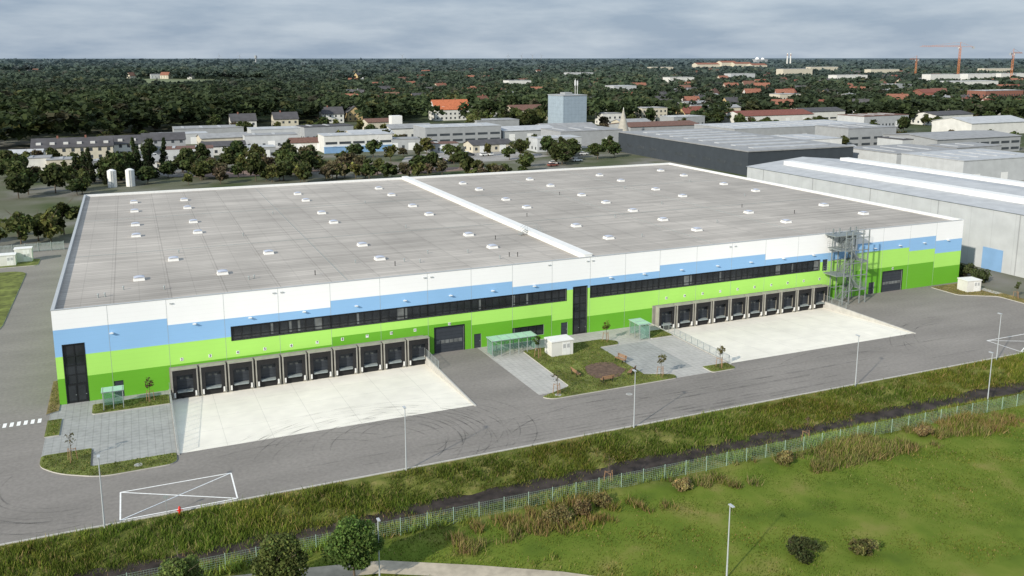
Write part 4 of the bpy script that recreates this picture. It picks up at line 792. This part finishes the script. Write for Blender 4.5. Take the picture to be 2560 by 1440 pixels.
def tvar(h,rx,rz,zc,n,leaf,seed,col,lob=16,conic=False,tr=.25): return trunk(h,tr,6,rx,seed).mesh('trunk','bark'),crown('crown',n,rx,rz,zc,leaf,seed,col,lob,conic)
TV=[tvar(11,4.4,4.8,6.4,800,1.15,51,(.070,.09,.030),24),tvar(12,4.8,5.2,6.8,850,1.2,52,(.09,.115,.038),24),tvar(9,3.8,4.0,5.0,700,1.05,53,(.13,.14,.045),22),tvar(10,4.2,4.6,5.6,700,1.1,54,(.13,.115,.065),22),tvar(14,2.8,6.5,7.8,700,.95,55,(.05,.07,.03),18,True),tvar(13,5.2,5.6,7.4,900,1.3,56,(.06,.082,.028),26)]
TL=['broad dark green tree','tall leafy green tree','small yellow-green tree','brownish-green autumn tree','dark green conifer','large dark green tree']
def plant(x,y,v,s,where='behind the warehouse'):
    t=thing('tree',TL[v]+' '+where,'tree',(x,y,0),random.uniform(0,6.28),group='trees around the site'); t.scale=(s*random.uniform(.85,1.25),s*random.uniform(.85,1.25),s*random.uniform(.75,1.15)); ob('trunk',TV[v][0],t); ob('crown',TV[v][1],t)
NB=[h for h in HOUSE_XY if (h[0]-10)**2+(h[1]+116)**2<650**2]
def okxy(x,y,m=2):
    if -6<x<160 and -40<y<104: return False
    return not any((x-a)**2+(y-b)**2<(c*.75+m)**2 for a,b,c in NB)
def zone(n,p0,p1,d0,d1,vs_,s0,s1,where):
    k=0;tr_=0
    while k<n and tr_<n*20:
        tr_+=1; x,y=at(random.uniform(p0,p1),random.uniform(d0,d1))
        if okxy(x,y): plant(x,y,random.choice(vs_),random.uniform(s0,s1),where); k+=1
for x,y in[(-8,107),(-11,112),(-14,106),(-19,109),(-23,114),(-6,118),(-28,108),(-16,120),(-33,112)]: plant(x,y,random.choice([1,2,2]),random.uniform(.55,.8),'beside the side road')
zone(26,150,420,292,330,[0,4,4,5],.55,.85,'between low buildings'); zone(24,-20,200,262,350,[0,5,1,3],.5,.8,'beside small white buildings')
zone(44,430,780,292,345,[0,0,3,5,2,1],.5,.8,'in a belt behind the warehouse'); zone(42,760,1320,300,350,[0,3,3,5,2,1],.45,.75,'in a belt behind the warehouse'); zone(14,1290,1550,345,420,[0,5,1],.6,.8,'beside the industrial halls')
zone(50,200,1300,350,520,[0,1,2,3,5],.5,.8,'between low workshops')
zone(18,1180,1400,500,560,[0,5,1],.8,1.1,'near the silo tower'); zone(54,1480,2560,500,640,[0,1,3,5],.6,.9,'between the halls and houses')
zone(12,1960,2560,400,470,[0,3,1],.5,.7,'between grey halls')

Rr=np.random.default_rng(5)
def ring(n,d0,d1,cs,hh,nq,qs,ex,dark=None):
    u=Rr.uniform(-.66,.66,n); d=np.sqrt(Rr.uniform(d0*d0,d1*d1,n)); px=1280+u*2210
    keep=ex(px,d); u,d,px=u[keep],d[keep],px[keep]
    x=10.3+d*SY+u*d*CY; y=-116.2+d*CY-u*d*SY
    k2=np.ones(len(x),bool)
    if d0<2800:
        for a,b,c in HOUSE_XY:
            L=math.hypot(a-10,b+116)
            if L>d0-60:
                ux,uy=(a-10)/L,(b+116)/L; rx_=x-a; ry_=y-b; al=rx_*ux+ry_*uy; pe=np.abs(rx_*uy-ry_*ux)
                k2&=~((pe<c+1)&(al<c+1)&(al>-(14+L*.018)))
    x,y,d,px=x[k2],y[k2],d[k2],px[k2]; n=len(x)
    big=np.sin(x*.006+1)*np.sin(y*.004)+.7*np.sin(x*.017-y*.011+2)+.5*np.sin(x*.031+y*.027)
    hs=hh*Rr.uniform(.65,1.15,n)*(1+.10*big); hs*=np.where(px<700,1.22,1); r=cs*Rr.uniform(.75,1.25,n)
    pal=np.array([(.046,.066,.024),(.058,.080,.028),(.050,.071,.026),(.092,.098,.033),(.072,.070,.038)]); k=Rr.choice(5,n,p=[.35,.29,.24,.06,.06]); base=pal[k]*Rr.uniform(.8,1.2,(n,1))*(1+.22*big)[:,None]
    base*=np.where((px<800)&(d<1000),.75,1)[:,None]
    haze=(1-np.exp(-np.clip(d-450,0,None)/2100))[:,None]; base=base*(1-.85*haze)+np.array((.092,.126,.148))*haze*.9  # haze painted into the woodland colours, stronger with distance
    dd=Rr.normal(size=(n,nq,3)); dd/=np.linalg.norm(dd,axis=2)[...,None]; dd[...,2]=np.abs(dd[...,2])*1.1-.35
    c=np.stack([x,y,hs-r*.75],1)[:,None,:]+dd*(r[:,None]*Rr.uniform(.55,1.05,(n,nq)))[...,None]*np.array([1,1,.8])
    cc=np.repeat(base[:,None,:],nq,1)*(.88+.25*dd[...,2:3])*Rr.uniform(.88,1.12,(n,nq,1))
    return c.reshape(-1,3),np.repeat(r,nq)*qs*Rr.uniform(.7,1.3,n*nq),cc.reshape(-1,3)
def fieldmask(px,d):
    w_=1+.35*np.sin(px*.021+d*.004); f=((px-480)/190)**2+((d-1450)/330)**2<w_; g=((px-80)/130)**2+((d-2300)/400)**2<w_; h_=((px-900)/60)**2+((d-1500)/220)**2<1
    i_=((px-1250)/50)**2+((d-2300)/300)**2<w_; j_=((px-2150)/70)**2+((d-2600)/300)**2<w_
    return f|g|h_|i_|j_
def ex1(px,d): 
    e=np.where(px<860,378+np.maximum(px,0)*.24,560); return (d>e)&~fieldmask(px,d)&((px<860)|(Rr.random(len(px))<.9))
def ex2(px,d): return ~fieldmask(px,d)&((px<700)|(Rr.random(len(px))<.93))
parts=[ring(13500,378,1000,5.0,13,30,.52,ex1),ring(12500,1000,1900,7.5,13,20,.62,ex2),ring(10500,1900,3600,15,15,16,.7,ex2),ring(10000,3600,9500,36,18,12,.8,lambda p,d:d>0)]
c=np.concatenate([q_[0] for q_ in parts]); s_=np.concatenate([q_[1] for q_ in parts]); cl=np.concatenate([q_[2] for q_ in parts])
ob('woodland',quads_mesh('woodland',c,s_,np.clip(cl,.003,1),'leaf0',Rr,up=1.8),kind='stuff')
M['fieldg']=mat('pasture',(.14,.165,.085),.95,.25,.01)
for px,d,a,b in((480,1450,120,350),(80,2300,110,450),(900,1500,40,190)):
    q=MB(); pts=[]
    for k in range(24):
        t_=k*math.pi/12; rr_=random.uniform(.85,1.15); X,Y=at(px+a*1.5*rr_*math.cos(t_),d+b*rr_*math.sin(t_)); pts.append((X,Y))
    struct('field',q.prism(pts,-.05,.08).mesh('field','fieldg'))

# ================================================================ LIGHT, SKY, CAMERA
w=bpy.data.worlds.new('World'); S.world=w; w.use_nodes=True; n=w.node_tree.nodes; l=w.node_tree.links; bg=n['Background']; bg.inputs[1].default_value=.1
sky=node(n,'ShaderNodeTexSky',sky_type='NISHITA'); sky.sun_disc=False; EL=27; AZ=240
sky.sun_elevation=math.radians(EL); sky.sun_rotation=math.radians(AZ)
tc=node(n,'ShaderNodeTexCoord'); mp=node(n,'ShaderNodeMapping'); mp.inputs['Scale'].default_value=(8,8,42); l.new(tc.outputs['Generated'],mp.inputs[0])
ns=node(n,'ShaderNodeTexNoise'); ns.inputs['Scale'].default_value=1.0; ns.inputs['Detail'].default_value=7; ns.inputs['Roughness'].default_value=.55; l.new(mp.outputs[0],ns.inputs[0])
rp=node(n,'ShaderNodeValToRGB'); e=rp.color_ramp.elements; e[0].position=.33; e[0].color=(3.2,4.1,5.3,1); e[1].position=.66; e[1].color=(5.2,6.0,6.9,1); l.new(ns.outputs[0],rp.inputs[0])
mx=node(n,'ShaderNodeMix',data_type='RGBA'); mx.inputs[0].default_value=.92; l.new(sky.outputs[0],mx.inputs[6]); l.new(rp.outputs[0],mx.inputs[7])
sp=node(n,'ShaderNodeSeparateXYZ'); l.new(tc.outputs['Generated'],sp.inputs[0]); mr=node(n,'ShaderNodeMapRange'); mr.inputs[1].default_value=.08; mr.inputs[2].default_value=.7; mr.inputs[3].default_value=1; mr.inputs[4].default_value=1.45; l.new(sp.outputs[2],mr.inputs[0])
sc_=node(n,'ShaderNodeVectorMath',operation='SCALE'); l.new(mx.outputs[2],sc_.inputs[0]); l.new(mr.outputs[0],sc_.inputs['Scale']); l.new(sc_.outputs[0],bg.inputs[0])
sd=bpy.data.lights.new('sun','SUN'); sd.energy=4.7; sd.angle=math.radians(1.2); sd.color=(1,.925,.80)
so=bpy.data.objects.new('sun',sd); COL.objects.link(so)
dirv=Vector((.865*math.cos(math.radians(EL)),.5*math.cos(math.radians(EL)),-math.sin(math.radians(EL)))); so.rotation_euler=dirv.to_track_quat('-Z','Y').to_euler()
cd=bpy.data.cameras.new('camera'); cam=bpy.data.objects.new('camera',cd); COL.objects.link(cam); cam.location=(10.3,-116.2,42)
cam.rotation_euler=(math.radians(90-10.485),0,math.radians(-23.34)); cd.sensor_width=36; cd.lens=2210/2560*36; cd.shift_y=-(720-552)/2560; cd.clip_start=1; cd.clip_end=60000
S.camera=cam; S.view_settings.view_transform='Standard'; S.view_settings.look='None'; S.view_settings.exposure=0
